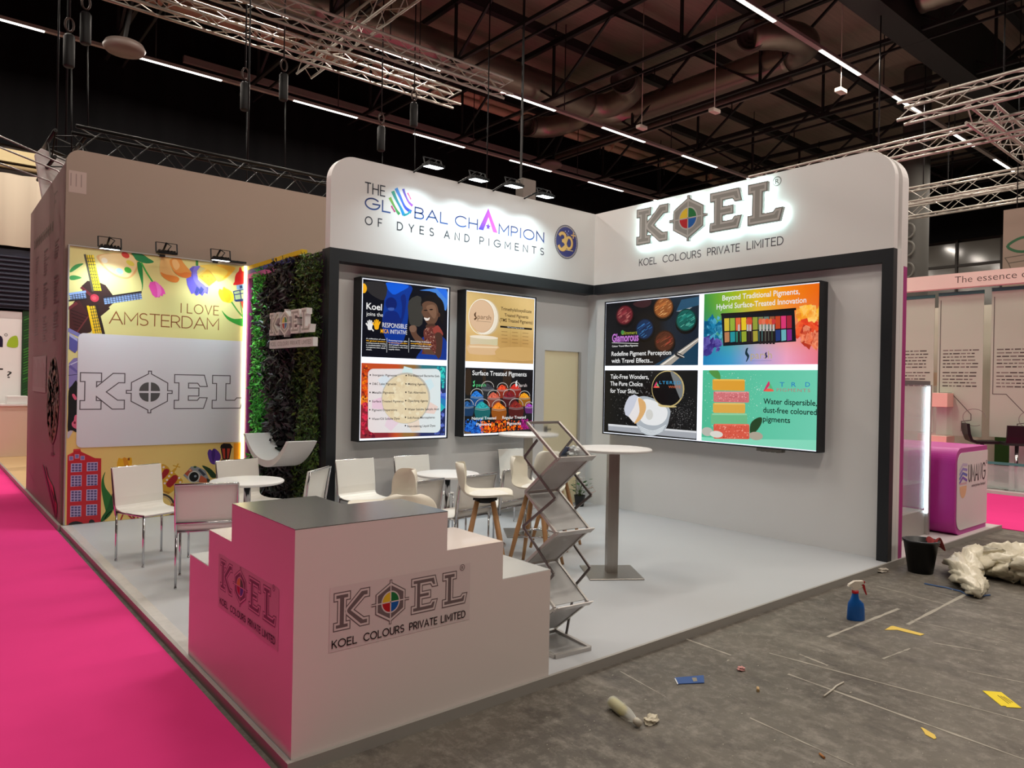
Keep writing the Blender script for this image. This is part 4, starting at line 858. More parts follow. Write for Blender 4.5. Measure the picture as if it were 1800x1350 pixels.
for x, y in ((1300, 350), (1350, 350), (1355, 388), (1385, 375)): a.E(x, y, 10, 9, (214, 160, 40), 14)
a.P([(1270, 250), (1420, 238), (1602, 262), (1590, 300), (1520, 372), (1450, 398), (1420, 360), (1360, 290)], (250, 214, 90), 3); a.P([(1420, 240), (1600, 262), (1560, 330), (1480, 380), (1540, 300)], (252, 190, 60), 3)
# lighthouse and yellow tulip
a.re()
a.P([(1640, 300), (1645, 270), (1655, 262), (1665, 280), (1672, 300), (1700, 312), (1706, 410), (1590, 430), (1600, 400), (1605, 350), (1620, 318)], (226, 44, 44), 2); a.P([(1618, 430), (1706, 415), (1706, 470), (1622, 472)], (140, 180, 220)); a.P([(1645, 435), (1672, 432), (1676, 458), (1650, 462)], (40, 60, 110)); a.P([(1590, 490), (1706, 465), (1706, 560), (1606, 570)], (180, 200, 150)); 
for p in ([(1590, 490), (1706, 465)], [(1600, 520), (1706, 500)], [(1600, 570), (1706, 558)], [(1590, 490), (1606, 575)], [(1650, 478), (1664, 568)]): a.S(p, .012, (46, 66, 120))
a.P([(1650, 575), (1706, 560), (1706, 690), (1690, 690)], (226, 60, 50)); a.P([(1604, 575), (1700, 556), (1690, 580), (1610, 584)], (40, 60, 110))
a.P([(1450, 510), (1460, 465), (1485, 475), (1500, 445), (1520, 460), (1560, 480), (1590, 520), (1592, 560), (1565, 595), (1520, 590), (1480, 570)], (250, 214, 50), 3); a.P([(1500, 460), (1550, 500), (1565, 560), (1530, 590), (1500, 540)], (246, 190, 40), 3); a.S([(1575, 590), (1630, 670), (1692, 740)], .018, (90, 160, 70), 4); a.P([(1480, 665), (1530, 715), (1600, 745), (1695, 742), (1692, 812), (1620, 795), (1530, 745)], (60, 160, 60), 3); a.S([(1655, 590), (1680, 740)], .014, (80, 150, 70), 3)
a.re(); a.LT('I', 1096, 684, 1108, 685, 84, .011, (150, 96, 48)); a.LT('LOVE', 1160, 690, 1450, 708, 84, .011, (150, 96, 48), .26); a.LT('AMSTERDAM', 436, 790, 1450, 842, 112, .0115, (150, 84, 44), .14)
# left margin: canal boats and cow
a.re(24)
a.px(*qc)
a.P([(72, 30), (165, 95), (160, 215), (135, 250), (68, 205)], (96, 96, 168)); a.P([(72, 30), (160, 95), (160, 125), (72, 65)], (176, 180, 226)); a.P([(66, 360), (120, 305), (160, 300), (160, 560), (64, 640)], (140, 130, 190)); a.S([(72, 380), (160, 340)], .01, (210, 210, 236)); a.S([(64, 490), (160, 478)], .006, (60, 56, 90)); a.P([(66, 400), (160, 470), (160, 440), (80, 372)], (110, 100, 170))
a.P([(64, 660), (100, 600), (160, 570), (160, 1060), (110, 1085), (56, 1096), (60, 880)], (30, 32, 34), 3); a.P([(104, 690), (130, 695), (152, 740), (135, 755), (110, 725)], (228, 100, 130), 3); a.P([(130, 925), (160, 925), (160, 1060), (110, 1045), (98, 1005), (120, 975)], (226, 110, 140), 3); a.E(130, 1000, 12, 14, (130, 30, 60), 14); a.P([(54, 1098), (110, 1085), (90, 1130), (54, 1175)], (206, 198, 206), 2)
# white board with rounded corners
a.re(62)
zt_, zb_ = 2.113, .846
a.poly([(-4.155, zb_), (-4.155, zt_)] + arc(-5.94, zt_ - .06, .055, .06, 90, 180, 8) + arc(-5.94, zb_ + .06, .055, .06, 180, 270, 8), (226, 226, 232)); logo(a, -5.967, 1.27, 1.785, .405, (90, 84, 90), W, W, outline=True)
# lower illustrations
a.re()
a.px(*qb)
a.P([(36, 972), (46, 318), (100, 290), (100, 262), (165, 258), (172, 285), (300, 345), (360, 348), (356, 952)], (196, 44, 54)); a.P([(46, 318), (100, 290), (100, 300), (60, 330)], (220, 70, 70)); a.P([(100, 262), (165, 258), (165, 272), (100, 276)], (220, 70, 70))
for x0_, x1_, y0_ in ((62, 98, 330), (116, 152, 312), (168, 204, 326)): a.P([(x0_, y0_), (x1_, y0_ - 1), (x1_, y0_ + 34), (x0_, y0_ + 36)], (120, 120, 180)); a.S([(x0_, y0_), (x1_, y0_ - 1), (x1_, y0_ + 34), (x0_, y0_ + 36)], .006, (205, 150, 175), closed=True)
for i, (yl, yr) in enumerate(((396, 386), (508, 500), (648, 638), (790, 778))):
    for x0_, y0_, h_ in ((80 - i * 2, yl, 82 if i == 0 else 104), (228 - i * 2, yr, 82 if i == 0 else 104)):
        a.P([(x0_ - 2, y0_), (x0_ + 100, y0_ - 4), (x0_ + 98, y0_ + h_ - 6), (x0_ - 4, y0_ + h_)], (188, 178, 216)); a.l += a.L
        for r__ in range(3 if i == 0 else 4):
            for c_ in range(3):
                x_, y_ = x0_ + 6 + c_ * 31, y0_ + 6 + r__ * 25; a.P([(x_, y_), (x_ + 24, y_ - 1), (x_ + 24, y_ + 17), (x_, y_ + 18)], (92, 80, 130), up=False)
a.P([(55, 970), (75, 945), (120, 932), (160, 938), (190, 958)], (40, 40, 44), 2); a.P([(246, 955), (250, 925), (272, 916), (292, 926), (296, 950)], (40, 40, 44), 2)
a.P([(352, 935), (400, 860), (385, 770), (362, 640), (366, 540), (398, 470), (384, 540), (400, 620), (450, 690), (480, 760), (470, 830), (420, 900)], (50, 116, 54), 3); a.P([(352, 935), (420, 800), (450, 700), (480, 760), (440, 880)], (36, 92, 44), 3); a.P([(455, 690), (490, 640), (520, 560), (500, 720), (478, 740)], (40, 84, 44), 3)
a.P([(505, 425), (520, 345), (545, 352), (580, 340), (605, 348), (642, 342), (642, 420), (600, 480), (530, 480)], (240, 182, 40), 2); a.P([(560, 352), (590, 345), (620, 420), (590, 460)], (226, 150, 40), 2); a.P([(606, 345), (625, 340), (626, 366), (604, 368)], (150, 80, 30))
# crown
a.re()
a.P([(850, 480), (900, 420), (935, 400), (985, 430), (1010, 470), (1040, 440), (1060, 452), (1040, 480), (1100, 530), (1118, 570), (1060, 620), (990, 680), (930, 640), (880, 560)], (214, 162, 46), 2); a.P([(915, 520), (945, 450), (990, 450), (985, 490), (930, 545)], (160, 34, 40), 2); a.P([(960, 585), (1030, 505), (1072, 515), (1060, 560), (1000, 620)], (160, 34, 40), 2); a.S([(1050, 450), (1075, 400)], .014, (214, 162, 46)); a.S([(1030, 415), (1090, 430)], .012, (214, 162, 46))
for x, y in ((940, 430), (1015, 482), (992, 514), (972, 548), (1085, 530), (1095, 570), (950, 580)): a.E(x, y, 11, 10, (240, 220, 214), 14)
a.P([(930, 645), (1000, 660), (985, 682), (940, 662)], (190, 130, 40))
# camera
a.P([(1122, 505), (1195, 425), (1240, 420), (1330, 460), (1345, 500), (1372, 560), (1290, 575), (1180, 560)], (150, 152, 156)); a.P([(1135, 490), (1190, 440), (1215, 470), (1180, 530)], (190, 86, 60)); a.P([(1265, 530), (1290, 505), (1370, 560), (1330, 575), (1270, 572)], (196, 96, 66)); a.P([(1258, 455), (1280, 445), (1335, 500), (1310, 512)], (60, 70, 84)); a.E(1222, 520, 56, 56, (196, 192, 186)); a.E(1222, 520, 44, 45, (24, 24, 26)); a.E(1235, 514, 12, 11, (150, 160, 170), 14); a.E(1188, 458, 11, 10, (226, 160, 120), 12); a.E(1232, 428, 14, 10, (50, 90, 60), 12); a.P([(1340, 530), (1370, 545), (1372, 580), (1345, 570)], (60, 66, 60))
a.P([(1296, 414), (1370, 440), (1420, 490), (1440, 520), (1390, 530), (1350, 480)], (44, 70, 44), 3)
# purple tulip and lantern
a.re()
a.P([(1348, 300), (1368, 262), (1390, 276), (1412, 255), (1438, 272), (1462, 300), (1472, 345), (1440, 395), (1405, 405), (1370, 380)], (96, 58, 150), 2); a.P([(1390, 276), (1412, 256), (1420, 320), (1400, 380), (1385, 320)], (70, 40, 120), 2)
a.P([(1475, 222), (1498, 208), (1560, 210), (1585, 245), (1560, 258), (1465, 250)], (38, 28, 32)); a.P([(1470, 252), (1574, 252), (1552, 358), (1488, 358)], (38, 28, 32)); a.P([(1484, 258), (1512, 256), (1514, 350), (1498, 350)], (190, 66, 50)); a.P([(1530, 256), (1560, 256), (1544, 350), (1530, 350)], (190, 66, 50)); a.P([(1592, 208), (1668, 204), (1668, 700), (1592, 700)], (240, 160, 40)); a.P([(1470, 360), (1570, 360), (1560, 375), (1480, 375)], (38, 28, 32))
# bicycle
a.re(30)
a.stroke(arc(*a.uv(515, 935), .165, .165, 0, 180, 20), .022, (58, 36, 36)); a.stroke(arc(*a.uv(515, 935), .14, .14, 0, 180, 20), .008, (176, 160, 130)); a.stroke(arc(*a.uv(895, 815), .17, .17, 0, 360, 28), .022, (70, 60, 60)); a.stroke(arc(*a.uv(895, 815), .145, .145, 0, 360, 28), .007, (170, 160, 140))
for p in ([(540, 920), (570, 850)], [(570, 860), (690, 870)], [(600, 860), (650, 915)], [(640, 920), (690, 870)], [(680, 860), (710, 920)], [(640, 912), (720, 915)], [(570, 855), (500, 815)]): a.S(p, .016, (176, 44, 54))
a.P([(480, 815), (520, 805), (524, 828), (480, 832)], (50, 40, 70), 2); a.P([(1050, 735), (1062, 712), (1090, 715), (1090, 770), (1060, 775)], (190, 50, 60), 2); a.P([(1005, 770), (1040, 762), (1042, 785), (1008, 788)], (170, 100, 50)); a.P([(1000, 866), (1045, 860), (1045, 882), (1000, 886)], (170, 100, 50))
a.build('illustration_print', A_print, bd)
MB().box(-4.200, YA - .022, .004, -4.168, YA - .009, 3.058).build('light_strip', mat('warm white light strip', (255, 246, 190), 0.5, emit=5.0), bd, label='glowing vertical light strip')
# floodlights over the backdrop
for k, ((px, py), on, wh) in enumerate((((193, 438), True, 'lit floodlight above the windmill sail'), ((293, 447), False, 'unlit floodlight in the middle above the backdrop'), ((388, 458), True, 'lit floodlight above the blue flower of the backdrop'))):
    q_ = hit(px, py, 1, 1.76); floodlight(q_, (q_[0], q_[1] + .10, q_[2] - 1), wh, on, 6, (q_[0] + .02, 2.06, 3.085), .2, .13, 'u', 'floodlights above the backdrop')
tag(MB().box(-4.47, 1.98, 3.08, -4.19, 2.03, 3.105).bar((-4.3, 2.0, 3.1), (-4.2, 2.06, 3.1), .02).build('transformer', M_dark), 'slim black transformer lying on top of the backdrop beside the plant wall', 'transformer')
# ---------------------------------------------------------------- plant wall
gw = thing('plant_wall', 'artificial plant wall of green and black leaves with coloured frame bars', 'plant wall', (-4.1, 1, 0))
MB().box(-4.098, -.06, 0, -4.05, 2.035, 3.0).build('backing_board', mat('dark backing', (46, 30, 44), 0.8), gw)
def ell_bar(m, y0, y1, z, wd, x): m.box(x, y1, z - wd, -4.099, y0, z); m.box(x, y0 - wd, 0, -4.099, y0, z - wd)
for nm, c, y0, y1, z, x in (('yellow_bar', (238, 200, 20), 2.030, .37, 3.06, -4.163), ('blue_bar', (70, 74, 170), 2.000, .70, 3.005, -4.170), ('pink_bar', (226, 96, 186), 1.962, 1.0, 2.95, -4.178)):
    m = MB(); wd = .05 if nm != 'pink_bar' else .055; m.box(x, y1, z - wd, -4.099, y0, z); m.box(x, y0 - .035, 0.002, -4.099, y0, z - wd); m.build(nm, mat(nm.replace('_', ' ') + ' paint', c, 0.5), gw)
MB().box(-4.16, 1.86, 0.002, -4.099, 1.925, 2.89).build('plum_side_board', mat('plum board', (112, 36, 92), 0.6), gw)
def foliage(name, zone, n, size, cols, depth, seed, label):
    r = np.random.default_rng(seed); V = []; F = []; C_ = []
    pts = []
    while len(pts) < n:
        y = r.uniform(-.055, 1.81); z = r.uniform(.005, 2.985)
        if zone(y, z): pts.append((y, z))
    for y, z in pts:
        d_ = -4.1 - depth * (0.25 + 0.75 * r.random()) * (0.7 + 0.3 * math.sin(y * 9) * math.sin(z * 7)); a1 = r.uniform(0, 6.283); tl = r.uniform(-1.1, 0.9); s = size * r.uniform(.6, 1.25); w_ = s * r.uniform(.35, .55)
        ax_ = Vector((-math.sin(tl) , math.cos(a1) * math.cos(tl), math.sin(a1) * math.cos(tl))); sd = ax_.cross(Vector((-1, r.uniform(-.5, .5), r.uniform(-.5, .8)))); sd.normalize(); up_ = ax_.cross(sd)
        p = Vector((d_, y, z)); b = len(V); tip = p + ax_ * s
        if z > 2.93 and tip.z > 3.02: tip.z = 3.02
        for q in (p, p + ax_ * s * .5 + sd * w_ * .5 + up_ * s * .08, tip, p + ax_ * s * .5 - sd * w_ * .5 + up_ * s * .08): V.append((min(q.x, -4.101), max(-.062, q.y), max(.002, q.z)))
        F.append((b, b + 1, b + 2)); F.append((b, b + 2, b + 3)); k = cols[int(r.integers(len(cols)))]; C_ += [k] * 6
    org = ORG[gw.name]; me = bpy.data.meshes.new(name); me.from_pydata([(x - org.x, y - org.y, z - org.z) for x, y, z in V], [], F)
    ca = me.color_attributes.new('Col', 'FLOAT_COLOR', 'CORNER'); arr = np.ones((len(C_), 4), np.float32); arr[:, :3] = np.array([lin(c) for c in C_], np.float32); ca.data.foreach_set('color', arr.ravel()); me.materials.append(art_mat('leaf surface', rough=.42)); me.update()
    o = bpy.data.objects.new(name, me); COL.objects.link(o); o.parent = gw; o['kind'] = 'stuff'; o['label'] = label
bl = lambda z: 1.32 + .10 * math.sin(z * 3.1 + .5) + .05 * math.sin(z * 8)
br = lambda z: .52 + .10 * math.sin(z * 2.3 + 2.0) + .05 * math.sin(z * 9) - .12 * max(0, z - 2.3)
foliage('light_foliage', lambda y, z: y > bl(z) - .02, 5200, .062, [(60, 172, 54), (84, 206, 68), (48, 142, 46), (112, 220, 88), (36, 108, 40)], .11, 1, 'fresh green leaves')
foliage('dark_foliage', lambda y, z: br(z) - .03 < y < bl(z) + .03, 4200, .10, [(34, 32, 36), (52, 48, 52), (24, 24, 26), (74, 68, 72), (42, 50, 40)], .17, 2, 'blackish leaves in the middle band')
foliage('olive_foliage', lambda y, z: y < br(z) + .02, 5600, .055, [(62, 96, 36), (80, 112, 40), (48, 74, 30), (102, 124, 50), (38, 60, 28)], .13, 3, 'dark olive green leaves')
# white raised sign on the plant wall
sg2 = thing('raised_sign', 'white raised letter sign with a name board on the plant wall', 'sign', (-4.3, .45, 2.2))
XW = -4.31; hitu = lambda x, y: (lambda p: (-p[1], p[2]))(hit(x, y, 0, XW))
k0 = hitu(473.5, 590); k1 = hitu(545.5, 586); kt = hitu(474, 551); uw = k1[0] - k0[0]
K, X, E_, L_ = logo_polys(k0[0], k0[1], uw, kt[1] - k0[1])
for nm, pl in (('letter_k', K), ('emblem', X), ('letter_e', E_), ('letter_l', L_)): MB().prism(pl, fx, XW, XW + .06).build(nm, M_white, sg2)
a = Art(0, XW - .0005); logo(a, k0[0], k0[1], uw, kt[1] - k0[1], (238, 236, 232), (238, 236, 232), (176, 172, 168), reg=False); a.build('letter_faces', A_print, sg2)
p0 = hitu(473.5, 613); p1_ = hitu(550.5, 592)
MB().prism([(p0[0], p0[1]), (p1_[0], p0[1]), (p1_[0], p1_[1]), (p0[0], p1_[1])], fx, XW, XW + .05).build('name_board', M_white, sg2)
a = Art(0, XW - .0005); hh_ = p1_[1] - p0[1]; a.line('KOEL COLOURS PRIVATE LIMITED', p0[0] + .04, p0[1] + .3 * hh_, p1_[0] - .04, .42 * hh_, .007, (178, 174, 170), .3); a.build('name_print', A_print, sg2)
MB().tube([(XW + .05, .55, 2.2), (-4.1, .55, 2.2)], .012, 8).tube([(XW + .05, .1, 2.2), (-4.1, .1, 2.2)], .012, 8).tube([(XW + .04, .5, 2.03), (-4.1, .5, 2.03)], .012, 8).build('standoff', M_alu, sg2)
# white curved shelf on the plant wall
Xf, Xb = -4.5, -4.2
yl_, yr_ = hit(427, 767, 0, Xf), hit(508, 771, 0, Xf); lo = hit(470, 822, 0, Xf)
yc_ = (yl_[1] + yr_[1]) / 2; hw = (yl_[1] - yr_[1]) / 2; zt2 = (yl_[2] + yr_[2]) / 2; zlo = lo[2]
outer = []; inner = []
for i in range(25):
    t_ = -1 + i / 12; prof = 1 - (1 - abs(t_) ** 2.2)
    outer.append((-(yc_ + hw * t_), zlo + (zt2 - zlo) * abs(t_) ** 2.2)); inner.append((-(yc_ + (hw - .075) * t_), zlo + .075 + (zt2 - zlo - .075) * abs(t_) ** 2.4))
tag(MB().prism(outer + inner[::-1], fx, Xf, Xb, smooth=False).build('curved_shelf', M_white, bevel=.003), 'white U-shaped shelf hanging on the plant wall', 'shelf')
# ---------------------------------------------------------------- stepped reception counter
XC, YC = -6.105, -4.126
ct = thing('reception_counter', 'white stepped corner counter with company logos on both faces', 'counter', (-5.6, -3.7, 0))
A1, A2, A3, WD = .80, 1.165, 1.515, .46; Z1, Z2, Z3 = 1.002, .804, .598
def lbox(m, z0, z1, a, b, e=0.0):     # wing pieces from a to b along both directions
    pass
M_cnt = mat('white counter laminate', (236, 226, 220), 0.22, coat=0.15)
m = MB()
def fxy(u, v, t_): return (XC + u, YC + v, t_)
Lp = [(0, 0), (A1, 0), (A1, WD), (WD, WD), (WD, A1), (0, A1)]
stair = lambda s_: [(s_, .001), (A3, .001), (A3, Z3), (A2, Z3), (A2, Z2), (A1, Z2), (A1, Z1 - .004), (s_, Z1 - .004)]
m.prism(stair(0), lambda u, v, t_: (XC + u, YC + t_, v), 0, WD)
m.prism(stair(WD), lambda u, v, t_: (XC + t_, YC + u, v), 0, WD)
m.build('body', M_cnt, ct)
M_top = mat('satin metal top', (150, 152, 150), 0.24, 0.75, noise=0.05, nscale=4)
MB().prism(Lp, fxy, Z1 - .0038, Z1).build('worktop', M_top, ct, label='satin grey worktop')
MB().box(XC + A2 + .002, YC + .002, Z3 + .0002, XC + A3 - .002, YC + WD - .002, Z3 + .003).build('step_top', mat('pale grey step top', (200, 204, 204), 0.3), ct)
MB().box(XC + .002, YC + A2 + .002, Z3 + .0002, XC + WD - .002, YC + A3 - .002, Z3 + .003).build('step_top', MATS['pale grey step top'], ct)
for ax, val in ((1, YC), (0, XC)):
    if ax == 1: g = lambda x, y: (lambda p: (p[0], p[2]))(hit(x, y, 1, YC))
    else: g = lambda x, y: (lambda p: (-p[1], p[2]))(hit(x, y, 0, XC))
    a = Art(ax, val - .0002)
    if ax == 1: k0, k1, kt, n0, n1, nt_, c4 = g(585, 1112), g(821, 1060), g(586, 1043), g(583.5, 1140), g(817, 1084), g(584, 1127), ((579, 1146), (824, 1090), (827, 985), (580, 1038))
    else: k0, k1, kt, n0, n1, nt_, c4 = g(387, 1035), g(486, 1105), g(389, 981), g(387, 1062), g(484, 1131), g(387, 1052), ((383, 1068), (489, 1142), (487, 1035), (385, 972))
    zk = (k0[1] + g(*((820, 1060) if ax == 1 else (486, 1104)))[1]) / 2; hk = kt[1] - k0[1]
    q = [g(*p) for p in c4]; qa_ = min(p[0] for p in q); qb_ = max(p[0] for p in q); qz0 = (q[0][1] + q[1][1]) / 2; qz1 = (q[2][1] + q[3][1]) / 2
    a.rect(qa_, qz0, qb_, qz1, (226, 214, 210)); 
    logo(a, k0[0], k0[1], (k1[0] - k0[0]), hk, (112, 98, 98), (228, 216, 212), (118, 104, 104))
    zn = (n0[1] + n1[1]) / 2; hn = nt_[1] - n0[1]; wn = n1[0] - n0[0]
    for s_, f0, f1 in (('KOEL', 0, .165), ('COLOURS', .215, .505), ('PRIVATE', .55, .765), ('LIMITED', .80, 1)): a.line(s_, n0[0] + f0 * wn, zn, n0[0] + f1 * wn, hn, .0052, (44, 34, 34), .26)
    a.build('logo_sticker', A_print, ct, label='transparent logo sticker')
# ---------------------------------------------------------------- white chairs with chrome frame
def sheet(m, prof, w0, w1, th, crown=0.0):     # profile in (y,z), extruded across x
    n = len(prof); vs = []; 
    for s_ in (0, 1):
        for i, (y, z) in enumerate(prof):
            a_ = prof[max(i - 1, 0)]; b_ = prof[min(i + 1, n - 1)]; d_ = Vector((b_[0] - a_[0], b_[1] - a_[1])).normalized(); nn = Vector((-d_.y, d_.x)) * th * s_
            w_ = w0 + (w1 - w0) * i / (n - 1)
            for x in (-w_, w_): vs.append((x, y + nn.x, z + nn.y))
    fs = []; o = 2 * n
    for i in range(n - 1):
        fs += [(2 * i, 2 * i + 1, 2 * i + 3, 2 * i + 2), (o + 2 * i, o + 2 * i + 2, o + 2 * i + 3, o + 2 * i + 1), (2 * i, 2 * i + 2, o + 2 * i + 2, o + 2 * i), (2 * i + 1, o + 2 * i + 1, o + 2 * i + 3, 2 * i + 3)]
    fs += [(0, o, o + 1, 1), (2 * n - 2, 2 * n - 1, o + 2 * n - 1, o + 2 * n - 2)]
    m.add(vs, fs, False)
def make_chair():
    t = thing('stacking_chair', '', 'chair')
    ys = [(.215, .448), (.20, .452), (0, .443), (-.12, .445), (-.165, .455)]
    m = MB(); sheet(m, ys, .222, .222, .012); m.build('seat', M_plastic, t, local=True, bevel=.003)
    bp = [(-.1655, .4555)] + [(-.165 - .045 * math.sin(math.radians(k)), .50 - .045 * math.cos(math.radians(k))) for k in (25, 50, 75)] + [(-.213, .56), (-.235, .70), (-.258, .826)]
    m = MB(); sheet(m, bp, .222, .236, .010); m.build('backrest', M_plastic, t, local=True, bevel=.003)
    m = MB(); m.tube([(-.215, .19, .435), (-.215, -.2, .435)], .010, 8); m.tube([(.215, .19, .435), (.215, -.2, .435)], .010, 8); m.tube([(-.215, .19, .435), (.215, .19, .435)], .009, 8); m.tube([(-.215, -.19, .44), (.215, -.19, .44)], .009, 8)
    m.build('seat_frame', M_chrome, t, local=True)
    m = MB(); m.tube([(-.22, -.212, .40), (-.222, -.234, .50), (-.226, -.262, .70), (-.228, -.282, .820), (.228, -.282, .820), (.226, -.262, .70), (.222, -.234, .50), (.22, -.212, .40)], .009, 8); m.tube([(-.222, -.238, .515), (.222, -.238, .515)], .009, 8)
    m.build('back_frame', M_chrome, t, local=True)
    for sx in (-1, 1):
        for sy in (.2, -.205): MB().tube([(sx * .218, sy, .445), (sx * .218, sy, .004)], .0095, 8).tube([(sx * .218, sy, .012), (sx * .218, sy, .0)], .0115, 8).build('leg', M_chrome, t, local=True)
    return t
ch0 = make_chair(); used = [False]
def chair(x, y, fx_, fy_, label, group):
    rz = math.atan2(fy_, fx_) - math.pi / 2
    if not used[0]: used[0] = True; c = ch0; c.location = (x, y, .0008); c.rotation_euler = (0, 0, rz); c['label'] = label; c['group'] = group; return c
    return dup(ch0, (x, y, .0008), rz, label, group)
g1, g2 = 'white chairs round the low table by the backdrop', 'white chairs along the booth back wall'
chair(-5.70, -.064, .335, -.94, 'white chair in front of the red house on the backdrop', g1)
chair(-5.52, -1.03, .33, .94, 'white chair seen from behind beside the stepped counter', g1)
chair(-4.79, -.02, .257, -.966, 'white chair behind the low table, under the curved shelf', g1)
chair(-4.66, -.66, -.66, .75, 'white chair turned sideways in front of the plant wall', g1)
chair(-3.79, -.55, .13, -.99, 'white chair against the wall next to the black post', g2)
chair(-3.09, -.52, .09, -.995, 'white chair behind the low table under the portrait displays', g2)
chair(-4.14, -1.76, -.15, .99, 'white chair from behind, half hidden by the cream bar stool back', g2)
chair(-3.52, -1.70, -.16, .98, 'white chair from behind, partly hidden by the tall-backed stool seat', g2)
chair(-2.92, -1.53, -.22, .975, 'white chair from behind, in front of the lone wall chair', g2)
chair(-1.60, -.42, -.25, -.97, 'white chair facing out below the powder jars display', g2)
# ---------------------------------------------------------------- tables
def table(name, label, x, y, h, r, base, group, pole, th=.025):
    t = thing(name, label, 'table', (x, y, 0), 0, group)
    m = MB().lathe([(0, h - th), (r - .012, h - th), (r, h - th + .008), (r, h - .006), (r - .006, h), (0, h)], (x, y, 0), 56); m.build('tabletop', M_white, t)
    if base == 'square':
        o = MB().box(-.047, -.047, .012, .047, .047, h - th).build('column', M_steel, t, local=True); o.rotation_euler = (0, 0, -.60)
        o = MB().box(-.235, -.235, .001, .235, .235, .012, .002).build('base_plate', M_steel, t, local=True); o.rotation_euler = (0, 0, -.60)
    else:
        m = MB().tube([(x, y, .012), (x, y, h - th)], .03, 20); m.build('column', M_chrome, t)
        MB().lathe([(0, .001), (.21, .001), (.215, .006), (.2, .012), (.04, .016), (0, .016)], (x, y, 0), 40).build('base_plate', M_chrome, t)
    MB().box(x - .09, y - .09, h - th - .008, x + .09, y + .09, h - th - .0005).build('top_bracket', M_dark, t)
table('bar_table', 'tall round white bar table standing alone in front of the wide display', -2.65, -2.83, 1.1, .335, 'square', 'tall bar tables', 0)
table('bar_table', 'tall round white bar table below the powder jars display', -2.17, -1.14, 1.1, .335, 'square', 'tall bar tables', 0)
table('low_table', 'low round white table beside the stepped counter and the backdrop', -5.078, -.671, .74, .315, 'round', 'low round tables', 0)
table('low_table', 'low round white table under the portrait displays', -3.27, -1.19, .74, .315, 'round', 'low round tables', 0)
# ---------------------------------------------------------------- bar stools with shell seats
def make_stool():
    t = thing('bar_stool', '', 'stool')
    # one moulded shell: rows run from the seat front up to the top of the back
    rows = [(.235, .70, .11), (.22, .715, .17), (.16, .722, .205), (.06, .712, .215), (-.05, .705, .212), (-.13, .712, .205), (-.185, .745, .20), (-.212, .80, .195), (-.228, .87, .185), (-.238, .93, .165), (-.244, .965, .13), (-.246, .985, .07)]
    C_ = 13; vs = []
    for s_ in (0, 1):
        for (y, z, w_) in rows:
            for k in range(C_):
                u = -1 + 2 * k / (C_ - 1); e = abs(u) ** 2.4
                back = max(0, min(1, (z - .72) / .12)); fy2 = y + back * .075 * e + 0; fz = z + (1 - back) * .035 * e
                if s_: fy2 -= .010 * back + 0; fz -= .012 * (1 - back)
                vs.append((w_ * u, fy2, fz))
    R = len(rows); fs = []; o = R * C_
    for i in range(R - 1):
        for k in range(C_ - 1):
            p = i * C_ + k; fs.append((p, p + 1, p + C_ + 1, p + C_)); fs.append((o + p, o + p + C_, o + p + C_ + 1, o + p + 1))
    rim = [k for k in range(C_)] + [i * C_ + C_ - 1 for i in range(1, R)] + [(R - 1) * C_ + k for k in range(C_ - 2, -1, -1)] + [i * C_ for i in range(R - 2, 0, -1)]
    for a_, b_ in zip(rim, rim[1:] + rim[:1]): fs.append((a_, b_, b_ + o, a_ + o))
    m = MB(); m.add(vs, fs, True); ob = m.build('seat_shell', M_shell, t, local=True); sd = ob.modifiers.new('sub', 'SUBSURF'); sd.levels = 1; sd.render_levels = 1
    m = MB(); pts = [(.185 * math.cos(2 * math.pi * k / 24), .03 + .165 * math.sin(2 * math.pi * k / 24)) for k in range(24)]
    m.add([(x, y, .7255) for x, y in pts] + [(x * .8, y * .8 + .006, .738) for x, y in pts] + [(0, .03, .741)], [(k, (k + 1) % 24, 24 + (k + 1) % 24, 24 + k) for k in range(24)] + [(24 + k, 24 + (k + 1) % 24, 48) for k in range(24)], True)
    m.build('seat_cushion', mat('white seat pad', (240, 238, 232), 0.5), t, local=True)
    MB().lathe([(0, .655), (.075, .655), (.085, .67), (.085, .694), (0, .694)], n=20).box(-.1, -.02, .672, .1, .02, .69).box(-.02, -.1, .672, .02, .1, .69).build('underplate', M_dark, t, local=True)
    for sx in (-1, 1):
        for sy in (-1, 1): MB().tube([(sx * .065, sy * .065, .668), (sx * .13, sy * .13, .34), (sx * .195, sy * .195, 0.0)], [.020, .022, .014], 10).build('leg', M_wood, t, local=True)
    MB().tube([(.175 * math.cos(2 * math.pi * k / 32), .175 * math.sin(2 * math.pi * k / 32), .30) for k in range(32)], .008, 8, closed=True).build('foot_ring', M_chrome, t, local=True)
    return t
st0 = make_stool(); used2 = [False]
def stool(x, y, ang, label):
    rz = math.radians(ang) - math.pi / 2
    if not used2[0]: used2[0] = True; s_ = st0; s_.location = (x, y, .0008); s_.rotation_euler = (0, 0, rz); s_['label'] = label; s_['group'] = 'cream shell bar stools'; return
    dup(st0, (x, y, .0008), rz, label, 'cream shell bar stools')
stool(-3.70, -2.36, -38, 'cream bar stool seen side-on in the middle of the booth')
stool(-3.05, -2.28, -62, 'cream bar stool with foot ring showing left of the zigzag rack')
stool(-4.68, -2.40, 178, 'cream bar stool facing left just behind the counter top')
stool(-5.03, -3.28, 62, 'cream bar stool whose rounded back barely shows above the counter')
stool(-2.33, -1.78, 25, 'cream bar stool showing its back through the zigzag rack')
